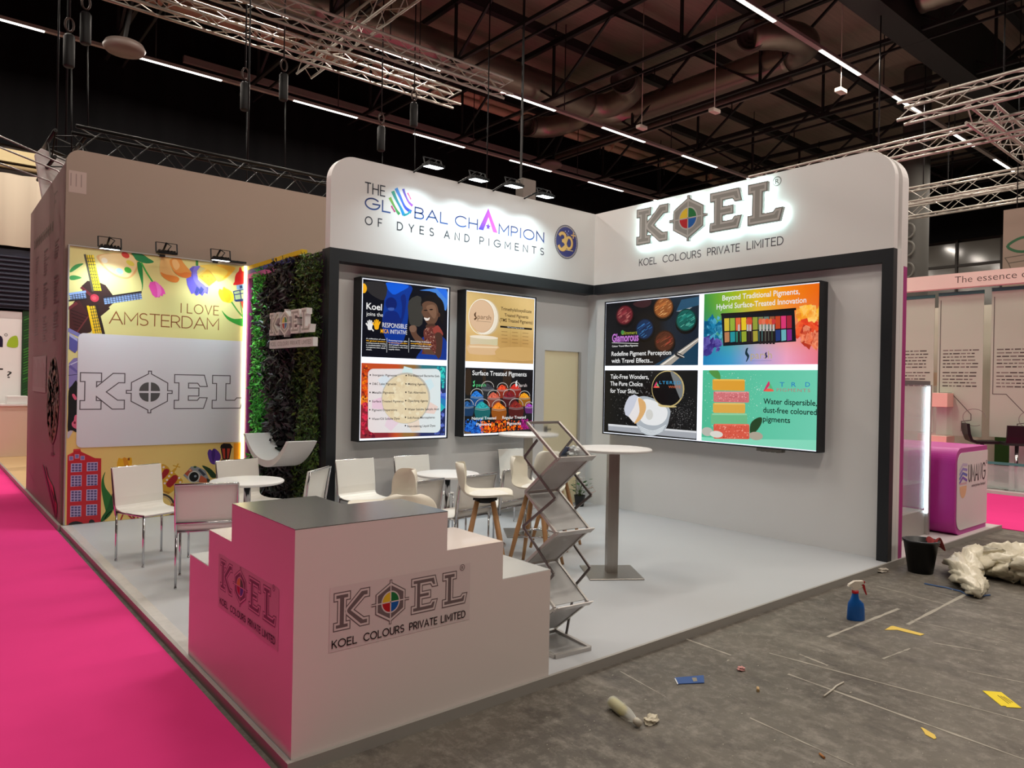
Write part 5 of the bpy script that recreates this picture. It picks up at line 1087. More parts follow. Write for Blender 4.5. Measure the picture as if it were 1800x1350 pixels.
# ---------------------------------------------------------------- folding zigzag literature rack
rk = thing('literature_rack', 'silver zigzag folding brochure rack on the booth platform edge', 'rack', (-4.24, -3.8, 0), -.10)
M_acr = mat('frosted acrylic shelf', (226, 226, 226), 0.28, trans=0.55, alpha=1.0)
M_shelf = mat('pale shelf panel', (240, 240, 238), 0.6, trans=0.55)
HW = .128; yF, yR = -.165, .165
zz = [(yR, .035), (yF, .297), (yR, .49), (yF, .751), (yR, .955), (yF, 1.2), (yR, 1.4)]
m = MB()
for sx in (-1, 1): m.bar((sx * HW * 1.08, yF - .02, .012), (sx * HW * 1.08, yR, .02), .022, .022)
m.bar((-HW * 1.08, yF - .02, .012), (HW * 1.08, yF - .02, .012), .026, .022); m.bar((-HW * 1.08, yR, .02), (HW * 1.08, yR, .02), .02, .02); m.build('base_frame', M_alu, rk, local=True)
MB().box(-HW, yF, .008, HW, yR - .02, .012).build('base_panel', M_acr, rk, local=True)
for k in range(6):
    (y0, z0), (y1, z1) = zz[k], zz[k + 1]
    for sx in (-1, 1): MB().bar((sx * HW, y0, z0), (sx * HW, y1, z1), .014, .018).build('side_bar', M_alu, rk, local=True)
    d_ = Vector((y1 - y0, z1 - z0)).normalized(); nn = Vector((-d_.y, d_.x)) * .002
    p0 = Vector((y0, z0)) + d_ * .02; p1 = Vector((y1, z1)) - d_ * .02; m = MB(); vs = []
    for s_ in (-1, 1):
        for q in (p0, p1):
            for x in (-HW + .008, HW - .008): vs.append((x, q.x + nn.x * s_, q.y + nn.y * s_))
    m.add(vs, [(0, 1, 3, 2), (4, 6, 7, 5), (0, 2, 6, 4), (1, 5, 7, 3), (0, 4, 5, 1), (2, 3, 7, 6)])
    if k == 5: m.build('clear_panel', mat('clear acrylic', (244, 246, 246), 0.05, trans=0.95, ior=1.2), rk, local=True)
    else: m.build('shelf_panel', M_shelf, rk, local=True)
    if k % 2 == 0: # tray lip at the front of each shelf
        m = MB(); m.prism([(y1 - .002, z1 - .022), (y1 - .045, z1 + .012), (y1 - .040, z1 + .016), (y1 + .004, z1 - .014)], lambda u, v, t_: (t_, u, v), -HW - .012, HW + .012); m.build('tray_lip', M_alu, rk, local=True)
    else: MB().bar((-HW, y1, z1), (HW, y1, z1), .016, .016).build('cross_bar', M_alu, rk, local=True)
mz = [((yF + yR) / 2 - .07, .03), (yF + .085, .17), (yF, .50), (yR, .735), (yF, .962), (yR, 1.18), (0.03, 1.30)]
mz = [(.06, .02), (-.02, .36), (yF, .505), (yR, .735), (yF, .962), (yR, 1.18), (.03, 1.30)]
for sx in (-1, 1):
    for (y0, z0), (y1, z1) in zip(mz, mz[1:]): MB().bar((sx * (HW + .014), y0, z0), (sx * (HW + .014), y1, z1), .008, .016).build('scissor_bar', mat('grey scissor bar', (112, 106, 104), 0.4, 0.8), rk, local=True)
# a crumpled wrapper and cards in the top tray
def crumple(name, label, cat, c, s, material, seed, sub=3, flat=1.0, rz=0):
    import bmesh
    bm = bmesh.new(); bmesh.ops.create_icosphere(bm, subdivisions=sub, radius=1); r = random.Random(seed); ph = [r.uniform(0, 6.28) for _ in range(9)]
    for v in bm.verts:
        p = v.co.copy(); k = 1 + .22 * math.sin(p.x * 4 + ph[0]) * math.sin(p.y * 5 + ph[1]) + .16 * math.sin(p.z * 7 + ph[2] + p.x * 3) + .10 * math.sin(p.y * 13 + ph[3]) * math.sin(p.x * 11 + ph[4]) + r.uniform(-.05, .05)
        v.co = Vector((p.x * k * s[0], p.y * k * s[1], max(-.6, p.z * k) * s[2]))
    zmin = min(v.co.z for v in bm.verts)
    for v in bm.verts: v.co.z -= zmin
    me = bpy.data.meshes.new(name); bm.to_mesh(me); bm.free(); me.materials.append(material)
    o = bpy.data.objects.new(name, me); COL.objects.link(o); o.location = c; o.rotation_euler = (0, 0, rz); tag(o, label, cat); return o
crumple('crumpled_wrapper', 'crumpled blue and white wrapper lying in the top tray of the rack', 'wrapper', (-4.24, -3.925, 1.212), (.05, .028, .036), mat('foil wrapper', (196, 204, 206), 0.35, 0.3, noise=0.3, nscale=50), 5)
o = MB().box(-.04, -.0015, 0, .04, .0015, .07).build('leaflet', mat('blue grey card', (96, 116, 150), 0.5)); o.location = (-4.30, -3.912, 1.206); o.rotation_euler = (.5, .1, .3); tag(o, 'small blue card leaning behind the crumpled wrapper on the rack', 'leaflet')
# ---------------------------------------------------------------- pot plant in the booth corner
t = thing('potted_plant', 'small white-flowering plant in a black pot beside the storage door', 'plant', (-.42, -.22, 0))
x, y = -.42, -.22
MB().lathe([(0, .002), (.055, .002), (.075, .14), (.08, .15), (.07, .15), (.06, .10), (0, .10)], (x, y, 0), 24).build('pot', mat('black plastic', (14, 14, 15), 0.4), t)
MB().lathe([(0, .128), (.068, .128)], (x, y, 0), 16).build('soil', mat('dark soil', (50, 40, 32), 0.9), t)
r = random.Random(3); lv = MB(); bl_ = MB(); sm_ = MB()
for k in range(60):
    a_ = r.uniform(0, 6.28); q_ = r.uniform(.02, .14); z_ = .16 + r.uniform(0, .2); p = Vector((x + q_ * math.cos(a_), y + q_ * math.sin(a_), z_)); d_ = Vector((math.cos(a_), math.sin(a_), r.uniform(-.3, .7))).normalized(); s_ = r.uniform(.04, .075); sd = d_.cross(Vector((0, 0, 1))).normalized() * s_ * .36
    lv.add([p, p + d_ * s_ * .5 + sd, p + d_ * s_, p + d_ * s_ * .5 - sd], [(0, 1, 2), (0, 2, 3)])
    if k % 5 == 0: sm_.tube([(x, y, .10), ((x + p.x) / 2, (y + p.y) / 2, z_ - .03), tuple(p)], .003, 5)
for k in range(9):
    a_ = r.uniform(0, 6.28); p = Vector((x + .08 * math.cos(a_), y + .08 * math.sin(a_), .30 + r.uniform(0, .09)))
    for j in range(5): b_ = j * 1.257; d_ = Vector((math.cos(b_), math.sin(b_), .5)) * .022; sd = Vector((-math.sin(b_), math.cos(b_), 0)) * .009; bl_.add([p, p + d_ * .6 + sd, p + d_, p + d_ * .6 - sd], [(0, 1, 2), (0, 2, 3)])
o = lv.build('foliage', mat('plant leaf', (52, 92, 44), 0.45), t); o['kind'] = 'stuff'
o = bl_.build('blossoms', mat('white petal', (236, 232, 226), 0.6), t); o['kind'] = 'stuff'
sm_.build('stems', mat('plant stem', (80, 100, 50), 0.6), t)
t2 = MB().tube([(x + .08, y - .05, .22), (x + .16, y - .08, .26), (x + .2, y - .1, .20), (x + .14, y - .07, .17)], .004, 5).build('ribbon', mat('pale pink ribbon', (226, 170, 160), 0.6), t)
# ---------------------------------------------------------------- neighbouring booth behind, facing the pink aisle
nb = thing('neighbour_booth', 'tall pale booth shell with a rounded corner and printed side towards the pink aisle', 'booth', (-4, 3.5, ZF))
M_nb = mat('taupe booth fabric', (148, 130, 117), 0.75, bump=0.06, nscale=1.2)
MB().prism(rc(-6.125, 0.0, -1.5, 4.14, .15), fy, 2.11, 2.2).build('front_panel', M_nb, nb)
MB().prism([(-5.2, .001), (-5.2, 3.93), (-2.215, 3.99), (-2.215, .001)], fx, -6.125, -6.06).build('side_panel', mat('printed side skin', (158, 134, 130), 0.6), nb)
MB().box(-6.125, 2.055, ZF + .001, -1.5, 10.9, 0).build('deck', mat('oak boards', (204, 172, 126), 0.5, noise=0.12, nscale=4, stretch=(.4, 6, 1)), nb)
MB().box(-6.155, 2.04, ZF + .001, -6.126, 10.9, .012).build('edge_strip', mat('dull aluminium edge', (172, 168, 162), 0.5), nb)
MB().box(-5.2, 8.2, .001, -2, 8.3, 4.0).build('partition', M_nb, nb)
a = Art(0, -6.1255)
for k in range(11):
    u = -4.75 + k * .165; a.poly([(u, 3.36), (u + .10, 3.36), (u + .10, 3.48), (u, 3.48)], (84, 70, 68), up=(k == 0)); a.poly([(u + .03, 3.40), (u + .07, 3.40), (u + .07, 3.44), (u + .03, 3.44)], (140, 124, 118), up=(k == 0))
a.stroke([(-2.95, 3.62), (-2.95, 3.78), (-2.72, 3.78)], .02, (92, 78, 76)); a.rect(-2.90, 3.66, -2.80, 3.70, (110, 96, 94))
r_ = random.Random(8)
for cu in (-4.55, -3.75, -2.85):
    for row in range(3):
        for j in range(r_.choice((5, 7, 8))): w_ = r_.uniform(.15, .42); zz_ = 3.15 - row * .42 - j * .036; a.rect(cu, zz_, cu + w_, zz_ + .015, (120, 104, 102))
        a.rect(cu, 3.19 - row * .42, cu + .3, 3.215 - row * .42, (120, 104, 102))
a.rect(-4.6, 1.42, -3.35, 1.88, (166, 130, 134)); 
for k in range(9): a.rect(-4.5 + k * .13, 1.48, -4.47 + k * .13, 1.84 - .05 * (k % 3), (150, 70, 80))
a.ell(-2.78, 1.34, .46, .50, (116, 72, 60), 30); 
def inell(r): t_, q_ = r.random() * 6.28, r.random() ** .5 * .95; return (-2.78 + .46 * q_ * math.cos(t_), 1.34 + .5 * q_ * math.sin(t_))
a.clip_specks(inell, 420, .045, [(96, 52, 44), (140, 84, 56), (70, 36, 34), (164, 110, 70), (120, 40, 48)], 17)
a.stroke([(-2.72, .86), (-2.70, .72)], .03, (80, 40, 44)); a.poly([(-2.82, .70), (-2.58, .72), (-2.6, .75), (-2.8, .74)], (80, 40, 44))
a.poly([(-3.55, .52), (-3.42, .52), (-2.30, .03), (-2.42, .03)], (110, 20, 34)); a.poly([(-3.3, .52), (-3.22, .53), (-2.28, .12), (-2.32, .05)], (126, 24, 36)); a.poly([(-3.1, .44), (-2.6, .36), (-2.3, .1), (-2.3, .2)], (196, 60, 70)); a.stroke([(-4.9, .32), (-4.3, .22)], .012, (120, 90, 92))
a.build('side_print', A_print, nb)
a = Art(1, 2.1095)
a.rect(-6.10, 3.66, -5.93, 3.90, (176, 156, 148))
for k in range(3): a.rect(-6.085 + k * .05, 3.73, -6.075 + k * .05, 3.87, (140, 122, 118))
a.build('paper_label', A_print, nb)
# white curved wing and arm lamps above it
o = MB().prism([(-6.17, 4.60), (-6.10, 4.70), (-5.6, 4.55), (-5.6, 3.6), (-5.95, 3.6), (-6.05, 3.86)], fy, 4.46, 4.54).build('curved_board', M_white, bevel=.01)
tag(o, 'white curved board standing up behind the printed side wall', 'board')
for k, (p0, p1, wh) in enumerate((((62, 252), (118, 286), 'topmost arm lamp above the printed side wall'), ((44, 286), (98, 303), 'arm lamp in front of the white curved board'), ((30, 316), (80, 333), 'lowest arm lamp above the printed side wall'))):
    yb = (2.35, 2.7, 3.3)[k]; b0 = (-6.08, yb, 3.95); b1 = (-6.85, yb + (.35 if k else .4), (4.35, 4.30, 4.26)[k])
    t = thing('arm_lamp', wh, 'lamp', b0, 0, 'arm lamps on the printed side wall')
    MB().tube([b0, (b0[0] - .05, b0[1], b0[2] + .06), b1], .010, 8).build('arm', M_alu, t)
    MB().box(b1[0] - .07, b1[1] - .06, b1[2] - .035, b1[0] + .05, b1[1] + .06, b1[2] + .02, .01).build('lamp_head', M_alu, t)
    MB().box(b1[0] - .06, b1[1] - .05, b1[2] - .038, b1[0] + .04, b1[1] + .05, b1[2] - .0355).build('lens', mat('lamp lens', (226, 226, 232), 0.3), t)
# far stand beyond the neighbouring booth
fc = thing('reception_counter', 'long cream counter far down the aisle behind the printed side wall', 'counter', (-5, 10.2, 0))
MB().box(-8.5, 10.15, .001, -2.5, 10.75, 1.0, .004).build('body', mat('cream laminate', (228, 206, 190), 0.45), fc)
MB().box(-8.5, 10.13, 1.0005, -2.5, 10.77, 1.04, .004).build('worktop', M_white, fc)
o = MB().box(-5.95, 10.3, 1.0415, -5.6, 10.6, 1.2, .01).build('storage_box', M_white); tag(o, 'white box standing on the far cream counter', 'box')
fw_ = thing('sign_wall', 'white sign wall with a dark letter and a green leaf mark', 'wall', (-7, 10.95, 0))
MB().box(-9, 10.92, .001, -5.66, 11.0, 2.93).build('panel', M_white, fw_)
a = Art(1, 10.918); a.text('n', -6.28, 2.2, -5.98, .36, (30, 20, 50), .03); a.stroke(arc(-5.93, 2.44, .025, .025, 0, 360, 12), .008, (60, 60, 60)); a.poly(smooth_poly([(-5.90, 2.2), (-5.90, 2.3), (-5.84, 2.4), (-5.74, 2.42), (-5.73, 2.2)], 4), (160, 190, 50)); a.rect(-6.3, 1.72, -5.97, 1.75, (50, 50, 50)); a.text('?', -5.90, 1.56, -5.82, .14, (60, 60, 60)); a.build('sign_print', A_print, fw_)
gp = thing('palm_banner', 'dark green banner printed with a palm leaf', 'banner', (-5.2, 10.95, 1.2))
MB().box(-5.655, 10.9, .002, -4.6, 10.95, 2.97).build('panel', mat('dark green print', (26, 62, 30), 0.6), gp)
a = Art(1, 10.899); r_ = random.Random(2)
for k in range(46): v = .3 + k * .056; a.stroke([(-5.62, v), (-5.2, v + .22), (-4.7, v + .16)], r_.uniform(.012, .03), r_.choice([(44, 104, 40), (60, 128, 50), (34, 84, 36)]))
a.build('leaf_print', A_print, gp)
o = MB().box(-9, 10.85, 2.98, -3, 11.0, 4.2)
for k in range(12): o.tube([(-9, 10.84, 3.05 + k * .09), (-3, 10.84, 3.05 + k * .09)], .03, 8)
tag(o.build('roller_shutter', mat('navy shutter', (26, 26, 46), 0.5)), 'navy blue ribbed shutter above the far sign wall', 'shutter')
d = MB(); N = 60
for k in range(N + 1):
    x = -9.5 + 6.5 * k / N; y = 10.75 + .04 * math.sin(k * 1.3) + .03 * math.sin(k * .45); d.v += [(x, y, 4.25), (x, y - .12, 5.0), (x, y, 5.72)]
for k in range(N): d.f += [(3 * k, 3 * k + 3, 3 * k + 4, 3 * k + 1), (3 * k + 1, 3 * k + 4, 3 * k + 5, 3 * k + 2)]
d.m = [0] * (2 * N); d.sm = [True] * (2 * N); tag(d.build('fabric_curtain', mat('pale cloth', (196, 184, 164), 0.85)), 'pale hanging cloth above the navy shutter', 'curtain')
o = MB().box(-9.5, 11.0, 6.02, 23, 11.12, 6.28); tag(o.build('fascia_board', mat('cream board', (212, 196, 150), 0.7)), 'cream fascia board under the black drape', 'board')
tag(MB().tube([(-9.5, 10.95, 5.9), (0, 10.95, 5.9)], .05, 10).build('rail', mat('tan rail', (150, 128, 92), 0.6)), 'tan rail running below the cream fascia', 'rail')
# ---------------------------------------------------------------- neighbouring stand on the right
ns = thing('booth_platform', 'white platform carrying the magenta counter and the glass case', 'platform', (1.6, -2, ZF))
MB().box(.137, -4.13, ZF, 3.03, 3.0, 0).build('deck', mat('white deck', (214, 206, 204), 0.4), ns)
MB().box(.137, -4.15, ZF, 3.05, -4.1305, .003).build('edge_strip', mat('dull aluminium edge', (172, 168, 162), 0.5), ns)
mc = thing('magenta_counter', 'magenta counter with rounded edge and white logo face', 'counter', (2.2, -3.7, 0))
M_mag = mat('magenta counter skin', (184, 48, 150), 0.42)
def rrect(x0, z0, x1, z1, r0, n=10):     # rounded on the left side
    return [(x1, z0), (x1, z1)] + arc(x0 + r0, z1 - r0, r0, r0, 90, 180, n) + arc(x0 + r0, z0 + r0, r0, r0, 180, 270, n)
MB().prism(rrect(1.74, .001, 2.77, 1.0, .17), fy, -4.055, -2.6, smooth=False).build('body', M_mag, mc)
MB().prism(rrect(1.79, .055, 2.775, .945, .14), fy, -4.062, -4.0555).build('face_panel', M_white, mc)
a = Art(1, -4.0625)
for k, c in enumerate([(120, 90, 190), (90, 110, 200), (150, 140, 210), (200, 190, 220)]): a.stroke([(1.86, .60 + k * .05), (1.95, .66 + k * .05), (2.08, .62 + k * .06)], .03, c)
a.poly([(1.87, .56)] + arc(1.97, .56, .11, .14, 180, 360, 14), (240, 196, 150)); a.poly([(1.86, .58), (2.08, .58), (2.08, .60), (1.86, .60)], (220, 180, 190))
a.line('UMAN', 2.14, .60, 2.545, .19, .02, (50, 46, 54), .24); a.line('G', 2.585, .60, 2.69, .19, .02, (50, 46, 54)); a.stroke(arc(2.735, .80, .018, .018, 0, 360, 10), .007, (60, 60, 60))
a.text('enterprises limited', 2.24, .53, 2.70, .035, (90, 86, 92), .01); a.build('logo_print', A_print, mc)
# glass display case with a light bar
gc = thing('glass_case', 'tall glass display case with a lit corner post', 'display case', (1.0, -3.4, 0))
M_glass = mat('case glass', (226, 240, 238), 0.04, alpha=0.16)
MB().box(.25, -3.80, .30, 1.58, -3.79, 1.72).build('glass_pane', M_glass, gc); MB().box(1.585, -3.79, .30, 1.595, -2.9, 1.72).build('glass_pane', M_glass, gc)
MB().box(.22, -3.82, 1.72, 1.62, -2.88, 1.765).build('top_frame', mat('grey case frame', (120, 120, 122), 0.4, 0.4), gc)
MB().box(.22, -3.80, .001, 1.60, -2.88, .28).build('plinth', mat('grey plinth', (168, 164, 158), 0.5), gc)
MB().box(1.585, -3.835, .001, 1.635, -3.80, 1.72).build('corner_post', M_alu, gc)
MB().box(1.555, -3.828, .25, 1.584, -3.806, 1.70).build('light_bar', mat('case light bar', (226, 244, 255), 0.5, emit=6.0), gc)
for z_ in (.60, .98, 1.36): MB().box(.26, -3.78, z_, 1.57, -2.92, z_ + .008).build('shelf', M_glass, gc)
o = MB().box(.75, -3.4, .29, 1.5, -3.1, .55, .01).box(.8, -3.35, .55, 1.2, -3.15, .58); tag(o.build('sample_tray', mat('peach card', (226, 170, 150), 0.6)), 'peach sample box standing on the plinth of the glass case', 'box')
# stools, plinths and print panels of the far stand across the aisle
fs = thing('booth_platform', 'raised glass and white platform beyond the magenta counter', 'platform', (8.5, -1, ZF))
MB().box(6.6, -12, ZF, 12, 4, 0).build('deck', mat('white deck', (214, 206, 204), 0.4), fs)
hd = thing('header_beam', 'pale pink header beam with dark serif-like lettering', 'beam', (6.9, -2, 3.6))
MB().box(6.8, -9, 3.49, 6.98, 1.5, 3.745).build('panel', mat('pale pink board', (236, 214, 202), 0.5), hd)
a = Art(0, 6.799); a.text('The', 2.292, 3.57, 2.566, .125, (74, 56, 50), -.01); a.text('essence', 2.64, 3.572, 3.225, .125, (74, 56, 50), -.01); a.text('o', 3.295, 3.574, 3.385, .125, (74, 56, 50), -.01); a.build('lettering', A_print, hd)
M_pan = mat('hanging print film', (206, 220, 200), 0.35, trans=0.25, alpha=1.0)
for k, (y0_, y1_, z0_, zt_) in enumerate(((-.4, -1.90, .9, 3.42), (-1.965, -2.69, .86, 3.44), (-2.81, -3.75, .88, 3.46), (-3.83, -4.9, .9, 3.46))):
    wh = ('leftmost hanging print panel behind the glass case', 'hanging print panel with two text paragraphs behind the black stool', 'wide hanging print panel right of the green gap', 'hanging print panel beyond the frame edge')[k]
    t = thing('hanging_print', wh, 'panel', (7.0, y0_, z0_), 0, 'hanging print panels of the far stand')
    MB().box(7.0, y1_, z0_, 7.012, y0_, zt_ - .06).build('film', M_pan, t); MB().box(6.99, y1_, zt_ - .06, 7.02, y0_, zt_).build('teal_rail', mat('teal rail', (58, 122, 118), 0.4), t)
    a = Art(0, 6.9985); r_ = random.Random(k + 4); u0_, u1_ = -y0_ + .06, -y1_ - .06
    for blk, n in ((2.38, 6), (1.98, 5)):
        for j in range(n):
            x_ = u0_ + .03
            while x_ < u1_ - .08: w_ = r_.uniform(.03, .12); a.poly([(x_, blk - j * .06), (min(x_ + w_, u1_), blk - j * .06), (min(x_ + w_, u1_), blk - j * .06 + .02), (x_, blk - j * .06 + .02)], r_.choice([(104, 100, 92), (70, 66, 60), (130, 126, 116)]), up=False); x_ += w_ + .018
    a.l += a.L; a.stroke([(u0_ - .02, 3.3), (u0_ - .02, 1.62), (u0_ + .18, 1.62), (u0_ + .5, 1.25), (u0_ + .5, 1.15), (u0_ + .35, 1.12), (u0_ + .35, .95)], .012, (90, 88, 82))
    a.stroke(arc(u0_ + .55, 1.2, .18, .15, 0, 300, 18), .01, (150, 146, 138)); a.build('panel_print', A_print, t)
tag(MB().box(8.2, -9, .001, 8.3, 2, 3.3).build('back_panel', mat('warm white panel', (206, 200, 186), 0.6)), 'plain warm white wall behind the hanging print panels', 'wall panel')
tag(MB().box(8.0, -2.98, .001, 8.1, -2.6, 2.62).build('green_panel', mat('dark green panel', (40, 84, 24), 0.6)), 'narrow dark green panel in the gap between the hanging prints', 'panel')
tag(MB().box(6.75, -4.6, .02, 6.78, -1.0, .42).build('glass_fence', mat('greenish glass', (196, 226, 216), 0.06, alpha=0.35)), 'low greenish glass edge of the far platform', 'glass panel')
tag(MB().box(6.74, -4.6, .43, 6.79, -1.0, .47).build('teal_band', mat('teal band', (70, 140, 134), 0.4)), 'teal strip along the top of the low glass edge', 'strip')
def plinth(x, y, w_, h_, label):
    t = thing('display_plinth', label, 'plinth', (x, y, 0), 0, 'pale display plinths')
    MB().box(x - w_ / 2, y - w_ / 2, .001, x + w_ / 2, y + w_ / 2, .85, .004).build('base', mat('peach plinth', (240, 200, 182), 0.5), t)
    MB().box(x - w_ / 2 + .01, y - w_ / 2 + .01, .851, x + w_ / 2 - .01, y + w_ / 2 - .01, h_ - .25).build('glass_box', M_glass, t)
    MB().box(x - w_ / 2, y - w_ / 2, h_ - .25, x + w_ / 2, y + w_ / 2, h_, .004).build('cap', mat('peach plinth', (240, 200, 182), 0.5), t)
plinth(6.2 + .7, -2.05, .38, 1.62, 'peach display plinth with a glass middle, above the magenta counter')
plinth(7.5, -1.75, .42, 2.0, 'taller peach display plinth standing behind the glass case')
def black_stool(x, y, ang, label):
    t = thing('swivel_stool', label, 'stool', (x, y, 0), math.radians(ang), 'black swivel bar stools')
    m = MB(); sheet(m, [(.22, .80), (.20, .81), (-.12, .80), (-.18, .83), (-.215, .92), (-.235, 1.10)], .21, .21, .045); m.build('seat', mat('black leather', (22, 20, 22), 0.45), t, local=True, bevel=.012)
    MB().tube([(0, 0, .02), (0, 0, .78)], .03, 14).build('column', M_chrome, t, local=True)
    MB().box(-.21, -.21, .001, .21, .21, .015, .003).build('base_plate', M_chrome, t, local=True)
    MB().tube([(-.16, .0, .33), (-.16, .2, .33), (.16, .2, .33), (.16, 0, .33)], .01, 8).tube([(-.16, 0, .33), (.16, 0, .33)], .01, 8).build('foot_rest', M_chrome, t, local=True)
black_stool(6.95, -2.72, -150, 'black swivel stool seen from its side above the magenta counter')
black_stool(7.0, -3.22, -60, 'black swivel stool cut by the picture edge, seen from behind')
tag(MB().box(7.4, -3.9, .001, 7.9, -3.0, .9, .005).build('white_counter', M_white), 'white counter block behind the black stools', 'counter')
bn = thing('hanging_banner', 'white banner with a green leaf outline and a bathtub drawing', 'banner', (9, -3, 4.1))
MB().box(9.0, -5.5, 3.72, 9.05, -2.38, 5.22).build('cloth', M_nb, bn)
a = Art(0, 8.999); a.stroke(smooth_poly([(2.46, 4.5), (2.58, 4.60), (2.75, 4.645), (2.95, 4.59), (3.06, 4.5), (2.95, 4.41), (2.75, 4.365), (2.58, 4.40)], 3), .05, (44, 92, 60), closed=True); a.stroke([(2.42, 4.28), (3.1, 4.33), (3.1, 4.22), (2.48, 4.17), (2.42, 4.28)], .018, (100, 90, 80)); a.stroke([(2.48, 4.17), (2.55, 3.98), (2.95, 3.98), (3.0, 4.2)], .018, (100, 90, 80)); a.build('banner_print', A_print, bn)
for s_ in (-2.6, -5.2): MB().tube([(9.02, s_, 5.22), (9.02, s_, 10.75)], .01, 6).build('hanging_wire', M_dark, bn)
# window wall and drape far right
for k in range(8):
    y0_ = 9.5 - k * 2.0 * .76 * 1.0; w1 = struct(MB().box(23.9, y0_ - 1.48, 4.0, 23.96, y0_, 7.45).build('window_%d' % (k + 1), mat('dim window glass', (112, 110, 104), 0.12, spec=0.6)))
    m = MB(); m.box(23.82, y0_ - 1.52, 4.0, 23.99, y0_ - 1.44, 7.6); m.box(23.84, y0_ - 1.5, 6.5, 23.98, y0_, 6.6); o = m.build('window_frame', mat('dark window bar', (50, 46, 42), 0.6), w1); o['kind'] = 'structure'
tag(MB().box(23.5, -14, 7.5, 23.6, 10.5, 10.2).build('black_drape', MATS['black drape']), 'black drape above the row of dim windows at the far end', 'drape')
cl = struct(MB().lathe([(.35, ZF), (.35, 10.7)], (14.3, 1.3, 0), 20).build('pillar_1', mat('grey pillar', (72, 70, 66), 0.7)))
m = MB()
for z_ in (6.1, 5.6, 5.0): m.tube([(13.86, 1.3 + .16 * math.cos(k * math.pi / 10), z_ + .2 * math.sin(k * math.pi / 10)) for k in range(20)], .03, 8, closed=True)
o = m.build('cable_coil', mat('grey cable', (88, 86, 80), 0.6), cl); o['kind'] = 'structure'
# ---------------------------------------------------------------- roof structure
def roof_truss(x, label):
    t = thing('roof_truss', label, 'truss', (x, 0, 8.7), 0, 'black steel roof trusses')
    y0_, y1_ = -12, 11.1
    MB().bar((x, y0_, 8.7), (x, y1_, 8.7), .07, .07).build('bottom_chord', M_roofsteel, t); MB().bar((x + .33, y0_, 8.62), (x + .33, y1_, 8.62), .045, .045).build('service_rail', M_roofsteel, t); MB().bar((x, y0_, 10.05), (x, y1_, 10.05), .10, .12).build('top_chord', M_roofsteel, t)
    yk = [6.0 + 1.93 * 2 - 3.86 * k for k in range(0, 6)]
    m = MB(); pts = []
    for k, y in enumerate(yk):
        if y < y0_: break
        m.bar((x, y, 8.7), (x, y, 10.05), .055, .055)
        if k + 1 < len(yk): m.bar((x, y, 8.7), (x, y - 1.93, 10.05), .05, .05); m.bar((x, y - 3.86, 8.7), (x, y - 1.93, 10.05), .05, .05)
    m.build('web_bracing', M_roofsteel, t)
    for y in (3.1, 7.5): MB().bar((x + .33, y, 8.62), (x + .33, y, 8.36), .02, .02).build('drop_hanger', M_roofsteel, t)
for k in range(-3, 7): roof_truss(1.72 + 2.95 * k, 'black lattice roof truss running across the hall')
for k in range(10):
    y = 9.86 - 1.93 * k; b_ = struct(MB().box(-20, y - .09, 10.12, 23.8, y + .09, 10.34).build('beam_%d' % (k + 1), M_roofsteel))
M_duct = mat('galvanised duct', (128, 120, 108), 0.36, 0.75, noise=0.1, nscale=4)
def duct(m, pts, r, step=.11):
    P = [Vector(p) for p in pts]; out = []; rr_ = []
    for a_, b_ in zip(P, P[1:]):
        n = max(1, int((b_ - a_).length / step))
        for i in range(n): out.append(a_.lerp(b_, i / n)); rr_.append(r * (1.012 if len(out) % 2 else .99))
    out.append(P[-1]); rr_.append(r); m.tube(out, rr_, 20); return m
def bend(p0, p1, p2, n=8): return [tuple(Vector(p0).lerp(Vector(p1), t).lerp(Vector(p1).lerp(Vector(p2), t), t)) for t in [i / n for i in range(n + 1)]]
dk = thing('air_duct', 'large galvanised spiral duct with three round nozzles under the roof', 'duct', (0, 6.7, 9.25))
duct(MB(), [(-9, 6.65, 9.25), (6.6, 6.75, 9.25)], .38).build('main_run', M_duct, dk)
def nozzle(pts, r, aim):
    m = duct(MB(), pts, r, .12); o = m.build('branch', M_duct, dk); e = Vector(pts[-1]); d_ = Vector(aim).normalized(); q = d_.to_track_quat('Z', 'Y').to_matrix().to_4x4(); M_ = Matrix.Translation(e) @ q
    m = MB(); m.lathe([(r * .98, 0), (r * 1.05, .02), (r * 1.05, .10), (r * .9, .12), (r * .84, .05), (r * .62, .10), (r * .56, .05), (r * .36, .09), (r * .3, .04), (0, .06)], n=24, M=M_); m.build('nozzle', mat('dark nozzle', (70, 64, 58), 0.45, 0.6), o)
nozzle(bend((6.4, 6.75, 9.25), (7.5, 6.7, 9.25), (6.9, 5.5, 9.3)) + bend((6.9, 5.5, 9.3), (6.75, 5.2, 9.3), (6.15, 5.0, 9.25))[1:], .32, (-1, -.55, -.25))
nozzle(bend((6.6, 6.75, 9.25), (7.3, 7.4, 9.25), (7.0, 8.3, 9.2)) + bend((7.0, 8.3, 9.2), (6.9, 8.8, 9.2), (6.3, 8.8, 9.15))[1:], .30, (-1, -.4, -.25))
duct(MB(), bend((6.6, 6.75, 9.25), (7.9, 6.9, 9.25), (7.9, 5.8, 9.25)) + [(7.95, 1.6, 9.25)], .34).build('cross_run', M_duct, dk)
nozzle(bend((7.95, 1.6, 9.25), (7.9, .9, 9.25), (7.2, 1.05, 9.25)) + bend((7.2, 1.05, 9.25), (6.7, 1.2, 9.25), (6.35, 1.55, 9.2))[1:], .31, (-1, -.3, -.25))
o = duct(MB(), [(7.3, -1.42, 9.3), (7.55, -6, 9.3)], .42); tag(o.build('air_duct', M_duct), 'wide dull duct run beside the black roof girder', 'duct')
